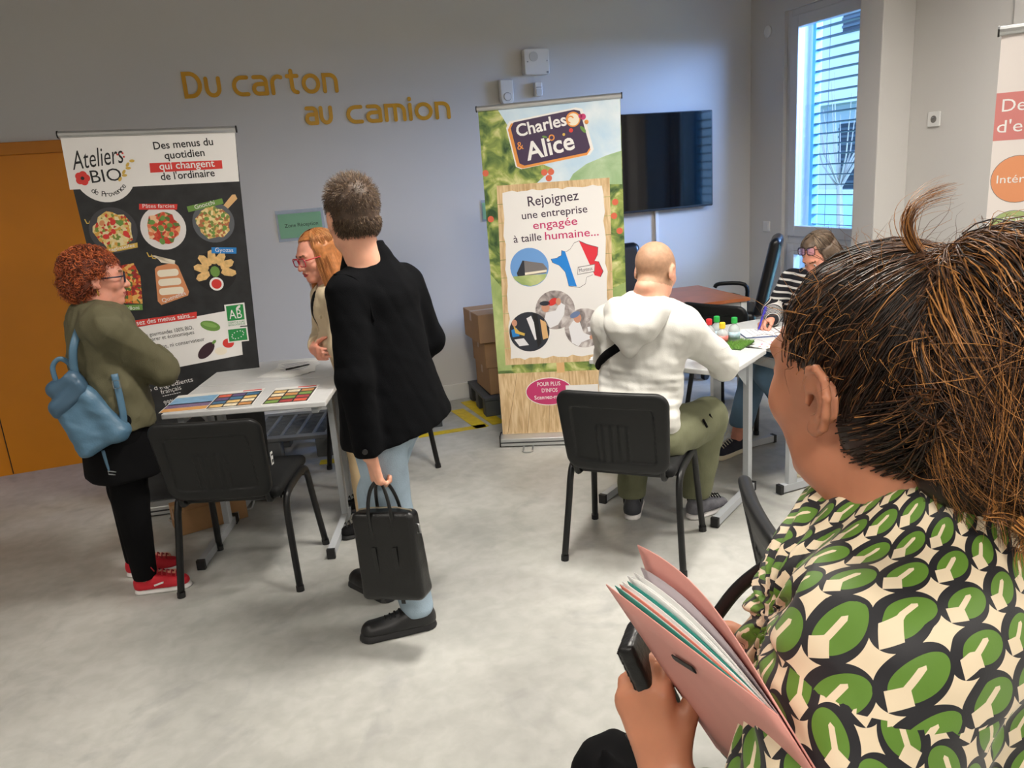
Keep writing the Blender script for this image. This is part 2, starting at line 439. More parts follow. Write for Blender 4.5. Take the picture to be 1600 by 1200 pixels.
nt = gl.node_tree; nt.nodes.remove(nt.nodes['Principled BSDF'])
tr = nt.nodes.new('ShaderNodeBsdfTransparent'); tr.inputs[0].default_value = (0.86, 0.95, 1.0, 1); gs = nt.nodes.new('ShaderNodeBsdfGlossy'); gs.inputs['Roughness'].default_value = 0.02
mx = nt.nodes.new('ShaderNodeMixShader'); mx.inputs[0].default_value = 0.06; nt.links.new(tr.outputs[0], mx.inputs[1]); nt.links.new(gs.outputs[0], mx.inputs[2]); nt.links.new(mx.outputs[0], nt.nodes['Material Output'].inputs[0])
for z0, z1 in ((1.135, 2.615), (0.255, 0.905)):
    MB().box((XR+0.05, (WY0+WY1)/2, (z0+z1)/2), (0.008, WY1-WY0-0.27, z1-z0)).build('pane', gl, win)
M_slat = mat('blind_slat_grey', S(72, 84, 98), 0.6)
bl = thing('window_blind', 'grey slatted outdoor blind hanging outside the tall window', 'blind', (XR+0.28, 4.91, 0.2))
for i in range(32):
    z = 0.06+i*0.0785
    MB().box((0, 0, z), (0.05, 0.92, 0.006), Matrix.Rotation(0.12, 3, 'Y')).build('slat', M_slat, bl)
MB().box((0, 0.47, 1.25), (0.06, 0.035, 2.5)).box((0, -0.47, 1.25), (0.06, 0.035, 2.5)).build('guide_rail', mat('rail_blue', S(95, 165, 205), 0.5), bl)
MB().tube([(0.0, 0.33, 0.02), (0.0, 0.33, 2.5)], 0.002, 5).build('cord', M_slat, bl)
# --- outside
MB().box((13, 6, -0.15), (17, 30, 0.1)).build('ground_outside', mat('ground_out', S(150, 170, 130), 0.9, var=0.3, vscale=2), kind='structure', label='grass and paving outside the window')
bd = thing('building', 'white building with dark slatted windows seen through the window blind', 'building', (13.0, 8.6, -0.1))
M_bw = mat('facade_white', S(196, 200, 204), 0.8); M_bd = mat('facade_dark', S(34, 44, 60), 0.5)
MB().box((1.5, 0, 3.5), (3, 16, 7)).build('wall', M_bw, bd)
for y in (-5.2, -2.6, 0.0, 2.6, 5.2):
    for z in (1.55, 4.9):
        wn = MB().box((-0.02, y, z), (0.06, 1.5, 1.5)).build('window', M_bd, bd)
        for k in range(9): MB().box((-0.07, y, z-0.64+k*0.16), (0.03, 1.48, 0.05)).build('slat', M_slat, wn)
MB().box((-0.35, 0, 2.75), (0.7, 16, 0.12)).build('canopy', M_bw, bd)
tree = thing('bare_tree', 'small bare tree standing outside the window', 'tree', (8.6, 9.6, -0.1))
M_bark = mat('bark', S(150, 140, 130), 0.9)
MB().tube([(0, 0, 0), (0.02, 0, 0.7), (0, 0.02, 1.3)], [0.06, 0.05, 0.04]).build('trunk', M_bark, tree)
for k in range(14):
    a = k*2.4; MB().tube([(0, 0.02, 1.2+0.01*k), (0.25*math.cos(a), 0.25*math.sin(a), 1.55+0.02*k), (0.42*math.cos(a), 0.42*math.sin(a), 2.1+0.06*k)], [0.018, 0.012, 0.004], 5).build('branch', M_bark, tree)
lw = thing('low_garden_wall', 'pale low wall behind the bare tree outside the window', 'garden wall', (10.6, 9.5, -0.1))
MB().box((0, 0, 0.5), (0.2, 9, 1.0)).build('wall_body', mat('lowwall', S(160, 205, 225), 0.8), lw)
MB().box((0, 0, 1.03), (0.26, 9.06, 0.06)).build('coping', M_bw, lw)
hd = thing('hedge', 'dark green hedge along the ground outside the window', 'hedge', (9.6, 8.8, -0.1))
F = Field()
for k in range(26): F.u(ell((rng.uniform(-.15, .15), -2.6+k*0.2, 0.2+rng.uniform(-.05, .1)), (0.22, 0.2, 0.22)), 0.04)
F.d(lambda P: 0.03*noise3(P, 40, 3)); sdf_obj('foliage', F, 0.05, mat('hedge_green', S(60, 95, 60), 0.9, var=0.4, vscale=14), hd)
# --- ceiling lamps
M_emit = mat('lamp_diffuser', (1, 1, 1), 0.5, emit=(1.0, 0.86, 0.68), estr=6.0)
for i, (x, y, wh, pw) in enumerate(((-1.5, -0.6, 'left front', .45), (-0.2, -1.2, 'middle front', .8), (3.0, -0.3, 'right front', 1.1), (-1.7, 2.3, 'left rear', .3), (1.1, 2.5, 'middle rear', 1.15), (3.1, 2.3, 'right rear', 1.0))):
    t = thing('ceiling_lamp', 'flat white ceiling lamp, %s of the six overhead' % wh, 'lamp', (x, y, ZC), 0, 'ceiling lamps')
    MB().box((0, 0, -0.02), (0.62, 0.62, 0.04)).build('housing', M_white_m, t, bevel=0.004)
    MB().box((0, 0, -0.043), (0.56, 0.56, 0.006)).build('diffuser', M_emit, t)
    a = area('lamp_light', (x, y, ZC-0.06), (x, y, 0), 0.56, 0.56, LAMP_POWER*pw, (1.0, 0.945, 0.87), 150)

# --- gold letters on the wall, drawn as rounded strokes
M_gold = mat('gold_letter', S(205, 150, 22), 0.38, var=0.12, vscale=5)
def stroke_letter(ch):
    """polylines in a box 0..w, 0..1 (x height 1)"""
    A = lambda cx, cy, rx, ry, a0, a1, n=12: [(cx+rx*math.cos(math.radians(a0+(a1-a0)*i/n)), cy+ry*math.sin(math.radians(a0+(a1-a0)*i/n))) for i in range(n+1)]
    o = .5
    if ch == 'c': return [[(0.86, 1.0), (0.5, 1.0)]+A(.5, .5, .5, .5, 90, 270)[1:]+[(0.86, 0)]], .86
    if ch == 'a': return [[(0.06, 1.0), (0.5, 1.0)]+A(.5, .7, .33, .3, 90, 0, 6)[1:]+[(0.83, 0)], [(.83, 0), (0.3, 0)]+A(.3, .29, .3, .29, 270, 90, 8)[1:]+[(0.83, .58)]], .83
    if ch == 'r': return [[(0, 0), (0, .6)]+A(.4, .6, .4, .4, 180, 60, 8)[1:]], .62
    if ch == 't': return [[(.28, 1.32), (.28, .35)]+A(.6, .35, .32, .35, 180, 270, 6)[1:], [(0, 1.0), (.66, 1.0)]], .66
    if ch == 'o': return [A(.5, .5, .5, .5, 0, 360, 24)], 1.0
    if ch == 'n': return [[(0, 0), (0, 1.0), (.35, 1.0)]+A(.4, .58, .42, .42, 90, 0, 6)[1:]+[(.82, 0)]], .82
    if ch == 'm': return [[(0, 0), (0, 1.0), (.75, 1.0)]+A(.8, .58, .42, .42, 90, 0, 6)[1:]+[(1.22, 0)], [(.61, 1.0), (.61, 0)]], 1.22
    if ch == 'i': return [[(0, 0), (0, 1.0)], [(0, 1.36), (0, 1.42)]], 0.0
    if ch == 'u': return [[(0, 1.0), (0, .42)]+A(.41, .42, .41, .42, 180, 360, 10)[1:]+[(.82, 1.0)]], .82
    if ch == 'D': return [[(0, 0), (0, 1.32), (.35, 1.32)]+A(.35, .66, .62, .66, 90, -90, 14)[1:]+[(0, 0)]], .97
def ribbon(mb, pts, wd, dep=0.006):
    # flat round-capped stroke in x-z: one outline, extruded
    P = []
    for p in pts:
        v = Vector((p[0], p[1]))
        if not P or (v-P[-1]).length > 1e-5: P.append(v)
    closed = (P[0]-P[-1]).length < 1e-4 and len(P) > 4
    if closed: P = P[:-1]
    n = len(P); Lf = []; Rt = []
    for i in range(n):
        a = P[i-1] if (i or closed) else None; c = P[(i+1) % n] if (i < n-1 or closed) else None
        d0 = (P[i]-a).normalized() if a is not None else (c-P[i]).normalized(); d1 = (c-P[i]).normalized() if c is not None else d0
        t = (d0+d1).normalized(); k = 1/max(0.45, t.dot(d0)); nn = Vector((-t.y, t.x))*(wd/2*k)
        Lf.append(P[i]+nn); Rt.append(P[i]-nn)
    vs = [(p.x, y, p.y) for y in (-dep, 0) for p in Lf+Rt]; fs = []
    m = 2*n
    for i in range(n if closed else n-1):
        j = (i+1) % n
        fs += [(i, j, n+j, n+i), (m+i, m+n+i, m+n+j, m+j), (i, m+i, m+j, j), (n+i, n+j, m+n+j, m+n+i)]
    mb.add(vs, fs)
    if not closed:
        for e, q in ((0, 1), (n-1, n-2)):
            d = (P[e]-P[q]).normalized(); a0 = math.atan2(d.y, d.x)-PI/2
            mb.prism([(P[e].x+wd/2*math.cos(a0+PI*i/8), P[e].y+wd/2*math.sin(a0+PI*i/8)) for i in range(9)], -dep, 0)
def wall_word(word, x0, z0, x1, xh, label):
    t = thing('wall_lettering', label, 'lettering', (x0, YB, z0), 0, 'gold words on the back wall')
    gaps = 0.42; W = 0
    sh = [stroke_letter(c) for c in word]
    W = sum(s[1] for s in sh)+gaps*(len(word)-1)
    sc = (x1-x0)/W; x = 0
    for (ls, wd) in sh:
        mb = MB()
        for q, l in enumerate(ls): ribbon(mb, [((x+p[0])*sc, p[1]*xh) for p in l], 0.026, 0.006+0.0008*q)
        mb.build('letter', M_gold, t); x += wd+gaps
wall_word('Du', -0.115, 2.345, 0.095, 0.105, 'gold word Du, leftmost of the upper line on the back wall')
wall_word('carton', 0.19, 2.345, 0.862, 0.105, 'gold word carton in the upper line on the back wall')
wall_word('au', 0.635, 2.14, 0.80, 0.098, 'gold word au starting the lower line on the back wall')
wall_word('camion', 0.92, 2.135, 1.65, 0.098, 'gold word camion ending the lower line on the back wall')

# --- small fittings
M_wp = mat('white_plastic', S(222, 222, 220), 0.4); M_gp = mat('grey_plastic', S(150, 152, 155), 0.4)
t = thing('alarm_siren_box', 'white square alarm box high on the back wall', 'alarm', (2.345, YB, 2.49))
MB().prism(rrect(-0.1, -0.09, 0.1, 0.09, 0.015), -0.06, 0).build('case', M_wp, t, bevel=0.006)
MB().prism(disc(-0.025, 0.035, 0.034), -0.064, -0.06).build('speaker_grille', mat('grille', S(196, 196, 194), 0.6), t)
for x, z in ((-0.075, 0.0), (0.08, 0.005)): MB().prism(disc(x, z, 0.005, n=10), -0.0625, -0.06).build('screw', M_gp, t)
MB().box((0.08, -0.061, -0.075), (0.016, 0.003, 0.012)).build('badge', M_gp, t)
t = thing('alarm_keypad', 'white rounded alarm sounder below the alarm box on the left', 'alarm', (2.10, YB, 2.29))
MB().prism([(-.052, .085), (-.052, -.045)]+arc_pts((0, -.045), .052, PI, 2*PI, 10)[1:]+[(.052, .085)], -0.045, 0).build('case', M_wp, t, bevel=0.008, bseg=3)
MB().prism(disc(0, -0.035, 0.027), -0.05, -0.045).build('button', M_wp, t, bevel=0.002); MB().prism(disc(0, -0.035, 0.031), -0.047, -0.045).build('button_ring', M_gp, t)
t = thing('motion_sensor', 'small white motion sensor under the alarm box', 'sensor', (2.355, YB, 2.30))
MB().prism(rrect(-0.03, -0.05, 0.03, 0.05, 0.012), -0.04, 0).build('case', M_wp, t, bevel=0.006)
MB().box((0, -0.041, 0.012), (0.045, 0.004, 0.006)).build('slot', M_gp, t); MB().prism(rrect(-0.022, -0.042, 0.022, 0.002, 0.01), -0.046, -0.04).build('lens', mat('lens', S(205, 208, 210), 0.25), t)
t = thing('power_socket', 'white wall socket on the right wall near the banner', 'socket', (XR, 3.964, 1.844), -PI/2)
MB().prism(rrect(-0.045, -0.045, 0.045, 0.045, 0.006), -0.012, 0).build('plate', M_wp, t, bevel=0.003)
MB().prism(disc(0, 0, 0.022), -0.0125, -0.0115).build('socket_well', mat('well', S(120, 118, 115), 0.6), t); MB().lathe([(0.003, 0), (0.003, 0.012)], (0, -0.012, 0.008), 8, Matrix.Rotation(PI/2, 3, 'X')).build('earth_pin', M_gp, t)
t = thing('light_switch', 'white square light switch left of the window', 'switch', (XR, 5.60, 1.12), -PI/2)
MB().prism(rrect(-0.042, -0.042, 0.042, 0.042, 0.006), -0.012, 0).build('plate', M_wp, t, bevel=0.003); MB().prism(rrect(-0.028, -0.028, 0.028, 0.028, 0.004), -0.016, -0.012).build('rocker', M_wp, t, bevel=0.002)
t = thing('blanking_plate', 'round white blanking cap on the wall left of the window', 'cover plate', (XR, 5.62, 2.64), -PI/2)
MB().lathe([(0.045, 0), (0.045, 0.008), (0.03, 0.014), (0.002, 0.015)], (0, 0, 0), 24, Matrix.Rotation(PI/2, 3, 'X')).build('plate', M_wp, t, smooth=False)
M_tv = mat('tv_screen', S(6, 6, 8), 0.06, spec=0.8); 
t = thing('television', 'large black flat screen on the back wall behind the centre banner', 'television', (3.235, YB-0.002, 1.705))
MB().prism(rrect(-0.61, -0.38, 0.61, 0.38, 0.01), -0.075, -0.035).build('case', mat('tv_case', S(12, 12, 14), 0.4), t, bevel=0.004)
MB().box((0, -0.077, 0.006), (1.196, 0.003, 0.735)).build('screen', M_tv, t); MB().box((0, -0.018, 0), (0.4, 0.036, 0.4)).build('wall_bracket', M_black, t)
t = thing('cable_conduit', 'slim white cable conduit running down below the television', 'conduit', (3.344, YB, 0.13))
MB().box((0, -0.012, 0.6), (0.03, 0.024, 1.2)).build('channel', M_wp, t, bevel=0.003)
# green zone sign in a plastic pocket
def zone_sign(x, z, w, h, label, txt=True):
    t = thing('zone_sign', label, 'sign', (x, YB-0.004, z))
    MB().box((0, 0, 0), (w, 0.002, h)).build('pocket', mat('clear_pocket', S(190, 200, 210), 0.12, alpha=0.45), t)
    MB().box((-0.002, -0.0015, -0.002), (w*0.9, 0.001, h*0.78)).build('green_sheet', mat('sign_green', S(128, 176, 140), 0.4), t)
    if txt: lettering('Zone Réception', t, -w*0.34, -0.012, w*0.36, -0.008, mat('ink_black', S(25, 25, 28), 0.6), off=0.0025, h=0.026)
zone_sign(0.495, 1.463, 0.33, 0.215, 'green paper sign reading Zone Réception in a clear pocket')
zone_sign(1.94, 1.445, 0.2, 0.16, 'green paper sign mostly hidden behind the centre banner', False)
# yellow floor tape
M_tape = mat('yellow_tape', S(205, 178, 30), 0.5, var=0.12, vscale=20)
def tape(p, q, wd, label):
    t = Vector((q[0]-p[0], q[1]-p[1], 0)); L = t.length; a = math.atan2(t.y, t.x)
    o = MB().box((L/2, 0, 0.0012), (L, wd, 0.0022)).build('floor_tape', M_tape, None, label=label, cat='floor marking', group='yellow floor markings'); o.location = (p[0], p[1], 0); o.rotation_euler = (0, 0, a)
tape((1.02, 5.10), (1.50, 5.07), 0.07, 'yellow floor tape running level toward the man in black')
tape((1.43, 5.56), (1.47, 5.04), 0.10, 'left of two yellow floor stripes running to the boxes')
tape((1.56, 5.74), (1.60, 5.06), 0.10, 'right of two yellow floor stripes beside the pallet with boxes')
tape((0.33, 4.93), (0.78, 4.83), 0.08, 'worn yellow floor tape seen under the left desk, nearer strip')
tape((0.34, 5.12), (0.80, 5.02), 0.06, 'thin yellow floor tape seen under the left desk, farther strip')

# ================================================================== FURNITURE
M_top = mat('desk_laminate', S(205, 206, 206), 0.35, var=0.03, vscale=30); M_leg = mat('desk_leg_grey', S(172, 176, 180), 0.4)
M_cap = mat('rubber_black', S(20, 20, 21), 0.6)
R3 = lambda a, ax='Z': Matrix.Rotation(a, 3, ax)
def make_desk(label, loc, rz, top=M_top, leg=M_leg, w=0.747, d=0.485, h=0.77, group='grey school desks'):
    t = thing('desk', label, 'desk', loc, rz, group)
    MB().box((0, 0, h-0.0125), (w, d-0.003, 0.025)).build('tabletop', top, t, bevel=0.004)
    for s in (-1, 1):
        x = s*(w/2-0.065)
        f = MB().box((x, -0.02, 0.028), (0.034, 0.49, 0.04)).box((x, 0.16, 0.38), (0.03, 0.055, 0.68)).box((x, 0.02, h-0.045), (0.03, 0.42, 0.04))
        f.prism([(-0.03, 0.725-0.77+h), (0.135, 0.725-0.77+h), (0.135, 0.60)], x-0.0015, x+0.0015, axes=(1, 2, 0))
        fo = f.build('leg_frame', leg, t, bevel=0.003)
        for y in (-0.272, 0.232): MB().box((x, y, 0.026), (0.038, 0.02, 0.048)).build('foot_cap', M_cap, fo)
    MB().box((0, 0.16, 0.66), (w-0.16, 0.02, 0.05)).build('crossbar', leg, t, bevel=0.002)
    return t
A1 = math.radians(-17.5)
make_desk('grey desk with brochures, nearer half of the left table', (0.014, 3.884, 0), A1)
make_desk('grey desk carrying the loose white papers, farther half of the left table', (0.160, 4.352, 0), A1+PI)
A2 = math.radians(-56)
make_desk('grey desk in front of the man in the white hoodie', (2.035, 3.374, 0), A2)
make_desk('grey desk where the seated woman writes', (2.70, 3.46, 0), math.radians(94))
# --- stacking chair: seat, backrest shell with ribbed recess, two bent tube frames
M_seat = mat('seat_black', S(20, 21, 22), 0.7, spec=.3, bump=0.15, bscale=300); M_shell = mat('shell_black', S(22, 23, 24), 0.48, spec=.35, var=0.08, vscale=20); M_tube = mat('tube_black', S(14, 15, 16), 0.4, spec=.4)
def bend(P):   # backrest leans back and curves round the sitter
    Q = P.copy(); z = P[:, 2]-0.46; Q[:, 1] = P[:, 1]+0.21+0.20*z-0.28*P[:, 0]**2+0.02; return Q
def backrest_field(seatpad=False):
    F = Field()
    rim = rbox((0, 0, 0.635), (0.228, 0.016, 0.178), 0.014); 
    def outer(P):
        Q = bend(P)
        # wider at the top, rounded corners
        x = Q[:, 0]/(0.94+0.22*(Q[:, 2]-0.46)); z = Q[:, 2]-0.635
        q = np.stack([np.abs(x)-(0.236-0.06), np.abs(z-.012)-(0.186-0.06)], 1)
        d2 = np.linalg.norm(np.maximum(q, 0), axis=1)+np.minimum(q.max(1), 0)-0.06
        return smax(d2, np.abs(Q[:, 1])-0.02, 0.022)
    outer.bb = (V3(-0.27, -0.36, 0.43), V3(0.27, -0.14, 0.86))
    F.u(outer, 0)
    def inner(P):
        Q = bend(P); q = np.stack([np.abs(Q[:, 0])-(0.175-0.02), np.abs(Q[:, 2]-0.635-0.005)-(0.125-0.02)], 1)
        d2 = np.linalg.norm(np.maximum(q, 0), axis=1)+np.minimum(q.max(1), 0)-0.02
        return np.maximum(d2, Q[:, 1]+0.012)
    F.s_(inner, 0.002)
    def block(P):
        Q = bend(P); q = np.stack([np.abs(Q[:, 0]-0.0)-0.058, np.abs(Q[:, 2]-0.60)-0.075], 1)
        d2 = np.linalg.norm(np.maximum(q, 0), axis=1)+np.minimum(q.max(1), 0)-0.01
        rib = 0.0035*np.cos(Q[:, 0]*2*PI/0.035)
        return np.maximum(d2, np.abs(Q[:, 1])-0.016-rib)
    block.bb = outer.bb
    F.u(block, 0.002)
    return F
BV, BF = nets(backrest_field(), 0.0058)
SF = Field().u(rbox((0, 0.03, 0.455), (0.235, 0.215, 0.028), 0.026), 0).d(lambda P: 0.008*np.maximum(0, 1-((P[:, 0]/0.23)**2+((P[:, 1]-0.03)/0.21)**2))*(P[:, 2] > 0.455)-0.0)
SV, SQ = nets(SF, 0.011)
def make_chair(label, loc, rz, group='black stacking chairs'):
    t = thing('stacking_chair', label, 'chair', loc, rz, group)
    npmesh('seat', SV, SQ, M_seat, t); npmesh('backrest', BV, BF, M_shell, t)
    MB().box((0, 0.02, 0.425), (0.40, 0.36, 0.012)).build('seat_pan', M_tube, t, bevel=0.004)
    for s in (-1, 1):
        p = catmull([(s*.268, -.215, .02), (s*.25, -.175, .26), (s*.243, -.15, .385), (s*.243, -.10, .432), (s*.243, .06, .442), (s*.243, .15, .435), (s*.244, .185, .39), (s*.25, .20, .28), (s*.268, .235, .02)], 5)
        f = MB().tube(p, 0.0185, 10, flat=((s, 0, 0), 0.8)).build('leg_frame', M_tube, t, smooth=True)
        for y in (-.217, .236): MB().tube([(s*.2685, y, 0.0), (s*.2675, y*0.99, 0.026)], 0.018, 10).build('foot_cap', M_cap, f)
        MB().tube(catmull([(s*.19, 0.0, .425), (s*.19, -.16, .425), (s*.19, -.205, .44), (s*.19, -.225, .50), (s*.19, -.235, .56)], 4), 0.012, 8).build('back_support', M_tube, t, smooth=True)
    for y in (-0.1, 0.13): MB().tube([(-.245, y, .42), (.245, y, .42)], 0.010, 8).build('cross_tube', M_tube, t)
    return t
ch = make_chair('black stacking chair pushed up to the left desk, back to the camera', (-0.115, 3.585, 0), math.radians(-21))
for lab, loc, a in (
    ('black stacking chair the man in the white hoodie sits on', (1.553, 2.974, 0), -43.3),
    ('black stacking chair behind the left table, hidden by the man in black', (0.68, 4.62, 0), 192),
    ('black stacking chair under the woman who is writing', (3.06, 3.62, 0), 80),
    ('dark stacking chair behind the woman in the patterned blouse', (1.467, 1.475, 0), -115),
    ('black stacking chair standing empty between the hoodie man and the brown table', (3.04, 4.28, 0), -67)):
    dup(ch, loc, math.radians(a), lab)
# --- brown table and office chairs at the back
M_wood = mat('brown_laminate', S(165, 92, 48), 0.35, var=0.12, vscale=10)
t = thing('brown_table', 'long brown table with white legs near the back wall', 'table', (3.0, 5.0, 0), math.radians(-4))
MB().box((0, 0, 0.735), (0.80, 0.74, 0.025)).build('tabletop', M_wood, t, bevel=0.003)
for x in (-0.36, 0.36):
    for y in (-0.33, 0.33): MB().box((x, y, 0.36), (0.05, 0.05, 0.72)).build('leg', M_white_m, t, bevel=0.004)
for y in (-0.33, 0.33): MB().box((0, y, 0.70), (0.68, 0.03, 0.05)).build('rail', M_white_m, t, bevel=0.003)
M_leather = mat('black_leather', S(20, 21, 24), 0.3, bump=0.1, bscale=120)
def office_chair(label, loc, rz):
    t = thing('office_chair', label, 'chair', loc, rz, 'black leather office chairs')
    sdf_obj('seat', Field().u(rbox((0, 0.02, 0.50), (0.25, 0.24, 0.05), 0.045), 0), 0.014, M_leather, t)
    def bk(P):
        Q = P.copy(); Q[:, 1] = P[:, 1]+0.24+0.22*(P[:, 2]-0.5)-0.25*P[:, 0]**2
        return rbox((0, 0, 0.80), (0.23, 0.045, 0.30), 0.045)(Q)
    bk.bb = (V3(-.26, -.46, .47), V3(.26, -.08, 1.14)); F = Field().u(bk, 0)
    sdf_obj('backrest', F, 0.014, M_leather, t)
    MB().lathe([(0.03, 0.12), (0.03, 0.30), (0.02, 0.30), (0.02, 0.46)], n=14).build('gas_column', M_tube, t, smooth=True)
    for k in range(5):
        a = 2*PI*k/5; c, s = math.cos(a), math.sin(a)
        ar = MB().tube([(0.02*c, 0.02*s, 0.12), (0.28*c, 0.28*s, 0.075)], [0.028, 0.018], 8).build('base_arm', M_tube, t)
        MB().lathe([(0.028, -0.02), (0.03, 0), (0.028, 0.02)], (0.28*c, 0.28*s, 0.03), 12, R3(a+PI/2) @ R3(PI/2, 'Y')).build('castor', M_cap, ar)
    for s in (-1, 1): MB().tube(catmull([(s*.26, -.12, .50), (s*.29, -.12, .56), (s*.29, -.10, .68), (s*.29, .1, .69), (s*.29, .14, .66)], 4), 0.017, 8).build('armrest', M_tube, t, smooth=True)
    return t
office_chair('tall black leather office chair at the end of the brown table', (3.68, 5.30, 0), math.radians(50))
office_chair('black leather office chair behind the bald man\'s head', (2.86, 5.33, 0), math.radians(180))

# --- pallets, crate, boxes
M_pal = mat('pallet_grey', S(98, 100, 100), 0.6, var=0.1, vscale=20); M_pal2 = mat('pallet_dark', S(70, 73, 76), 0.6)
def pallet(label, loc, rz, L=0.8, W=0.6, m=M_pal, nx=7, ny=8, hz=0.14):
    t = thing('plastic_pallet', label, 'pallet', loc, rz, 'grey plastic pallets')
    k = MB(); z = hz-0.012
    k.box((0, -W/2+.03, z), (L, .06, .024)).box((0, W/2-.03, z), (L, .06, .024)).box((-L/2+.03, 0, z), (.06, W-.12, .024)).box((L/2-.03, 0, z), (.06, W-.12, .024))
    k.build('deck_rim', m, t, bevel=0.003)
    for i in range(1, nx): MB().box((-L/2+.03+(L-.06)*i/nx, 0, z), (.018, W-.12, .02)).build('deck_rib', m, t)
    for j in range(1, ny*2): MB().box((0, -W/2+.06+(W-.12)*j/(ny*2), z-.002), (L-.12, .010, .012)).build('deck_bar', m, t)
    for x in (-L/2+.06, 0, L/2-.06):
        for y in (-W/2+.05, 0, W/2-.05): MB().box((x, y, (hz-.024)/2), (.11, .09, hz-.024)).build('foot', m, t, bevel=0.006)
    return t
pallet('grey slotted plastic pallet on the floor under the left desks', (0.14, 5.42, 0), math.radians(-17), 0.80, 0.60, hz=0.15)
pallet('dark grey plastic pallet under the stacked cardboard boxes', (1.98, 5.50, 0), math.radians(-4), 0.80, 0.56, M_pal2, hz=0.145)
t = thing('plastic_crate', 'dark grey plastic block foot of a pallet behind the man in black', 'crate', (1.02, 5.40, 0), math.radians(-8))
MB().box((0, 0, .135), (.46, .3, .03)).build('top_panel', M_pal, t, bevel=.004)
for x in (-.19, 0, .19):
    for y in (-.11, .11): MB().box((x, y, .06), (.08, .08, .12)).build('foot', M_pal2, t, bevel=.004)
M_card = mat('cardboard', S(168, 128, 88), 0.8, var=0.06, vscale=12); M_ctape = mat('parcel_tape', S(176, 140, 100), 0.3); M_paper = mat('paper_white', S(232, 232, 230), 0.7); M_ink = mat('ink_black', S(25, 25, 28), 0.6)
M_inkb = mat('ink_blue', S(70, 80, 130), 0.6)
def carton(label, loc, rz, L, W, Hh, lab=True, group='cardboard boxes'):
    t = thing('cardboard_box', label, 'box', loc, rz, group)
    MB().box((0, 0, Hh/2), (L, W, Hh)).build('carton', M_card, t, bevel=0.004)
    for s in (-1, 1): MB().box((0, s*(W/4+0.0008), Hh+0.0015), (L-0.002, W/2-0.003, 0.003)).build('flap', M_card, t)
    MB().box((0, 0, Hh+0.0035), (L+0.002, 0.05, 0.001)).box((-L/2-.0007, 0, Hh-0.03), (0.001, 0.05, 0.07)).build('tape', M_ctape, t)
    if lab:
        l = MB().box((-L*0.10, -W/2-0.001, Hh*0.55), (0.17, 0.0015, 0.10)).build('shipping_label', M_paper, t)
        MB().box((-L*0.10+0.055, -W/2-0.0022, Hh*0.55+0.032), (0.035, 0.001, 0.012)).box((-L*0.10, -W/2-0.0022, Hh*0.55-0.02), (0.14, 0.001, 0.006)).build('print', M_ink, l)
        MB().box((-L*0.10-0.01, -W/2-0.0022, Hh*0.55+0.005), (0.13, 0.001, 0.003)).box((-L*0.10-0.01, -W/2-0.0022, Hh*0.55-0.033), (0.11, 0.001, 0.003)).build('print', M_inkb, l)
    return t
carton('bottom cardboard box of the stack on the dark pallet', (1.93, 5.49, 0.147), math.radians(-3), 0.58, 0.40, 0.196)
carton('middle cardboard box of the stack on the dark pallet', (1.925, 5.485, 0.348), math.radians(-4), 0.60, 0.40, 0.190)
carton('top cardboard box of the stack on the dark pallet', (1.90, 5.48, 0.543), math.radians(-2), 0.64, 0.42, 0.205)
carton('flat open cardboard box on the floor behind the left chair', (-0.33, 4.30, 0), math.radians(14), 0.36, 0.18, 0.13, False)

# --- roll-up banners
M_alu = mat('aluminium', S(205, 207, 208), 0.28, 0.85); M_alud = mat('alu_dark', S(70, 72, 75), 0.4, 0.6)
def flat(parent, name, poly, off, m):
    return MB().prism(poly, -off, -off+0.0003).build(name, m, parent)
def banner(label, loc, rz, poly, m, base, lean=0.0):
    t = thing('roll_up_banner', label, 'banner', loc, rz); 
    b0, b1 = base
    MB().prism(poly, -0.0008, 0.0008).build('printed_sheet', m, t)
    (x0, z0), (x1, z1) = poly[-1], poly[-2]
    MB().tube([(x0-0.008, 0, z0+.012), (x1+0.008, 0, z1+.012)], 0.016, 10).build('top_rail', M_alu, t, smooth=False)
    for x, z in ((x0-.009, z0), (x1+.009, z1)): MB().tube([(x-.003, 0, z+.012), (x+.003, 0, z+.012)], 0.018, 10).build('end_cap', M_cap, t)
    c = MB().prism([(-.055, .008), (.045, .008), (.045, .05), (.02, .075), (-.02, .075), (-.055, .055)], b0, b1, axes=(1, 2, 0)).build('cassette', M_alu, t, bevel=0.004)
    for x in (b0-.003, b1+.003): MB().box((x, -.005, .041), (.008, .1, .07)).build('end_cap', M_cap, c)
    MB().box(((b0+b1)/2, -0.056, 0.032), (b1-b0, 0.003, 0.008)).build('groove', M_alud, c)
    for x in (b0+.18, b1-.18):
        MB().tube([(x-.03, -.03, .006), (x-.03, -.15, .006), (x-.02, -.165, .006), (x+.02, -.165, .006), (x+.03, -.15, .006), (x+.03, -.03, .006)], 0.006, 6).build('swivel_foot', M_alu, c)
    MB().tube([((b0+b1)/2, 0.02, 0.06), ((b0+b1)/2, 0.012, (z0+z1)/2)], 0.009, 8).build('support_pole', M_alu, t)
    return t
K_w = mat('print_white', S(236, 234, 232), 0.55); K_dark = mat('print_slate', S(40, 41, 43), 0.5, var=0.35, vscale=14); K_red = mat('print_red', S(214, 58, 52), 0.55); K_grn = mat('print_green', S(108, 148, 70), 0.55)
K_blu = mat('print_blue', S(38, 130, 205), 0.55); K_yel = mat('print_yellow', S(214, 178, 84), 0.55); K_blk = mat('print_black', S(28, 28, 30), 0.55); K_or = mat('print_orange', S(214, 142, 96), 0.55); K_ab = mat('print_leafgreen', S(38, 140, 72), 0.55)
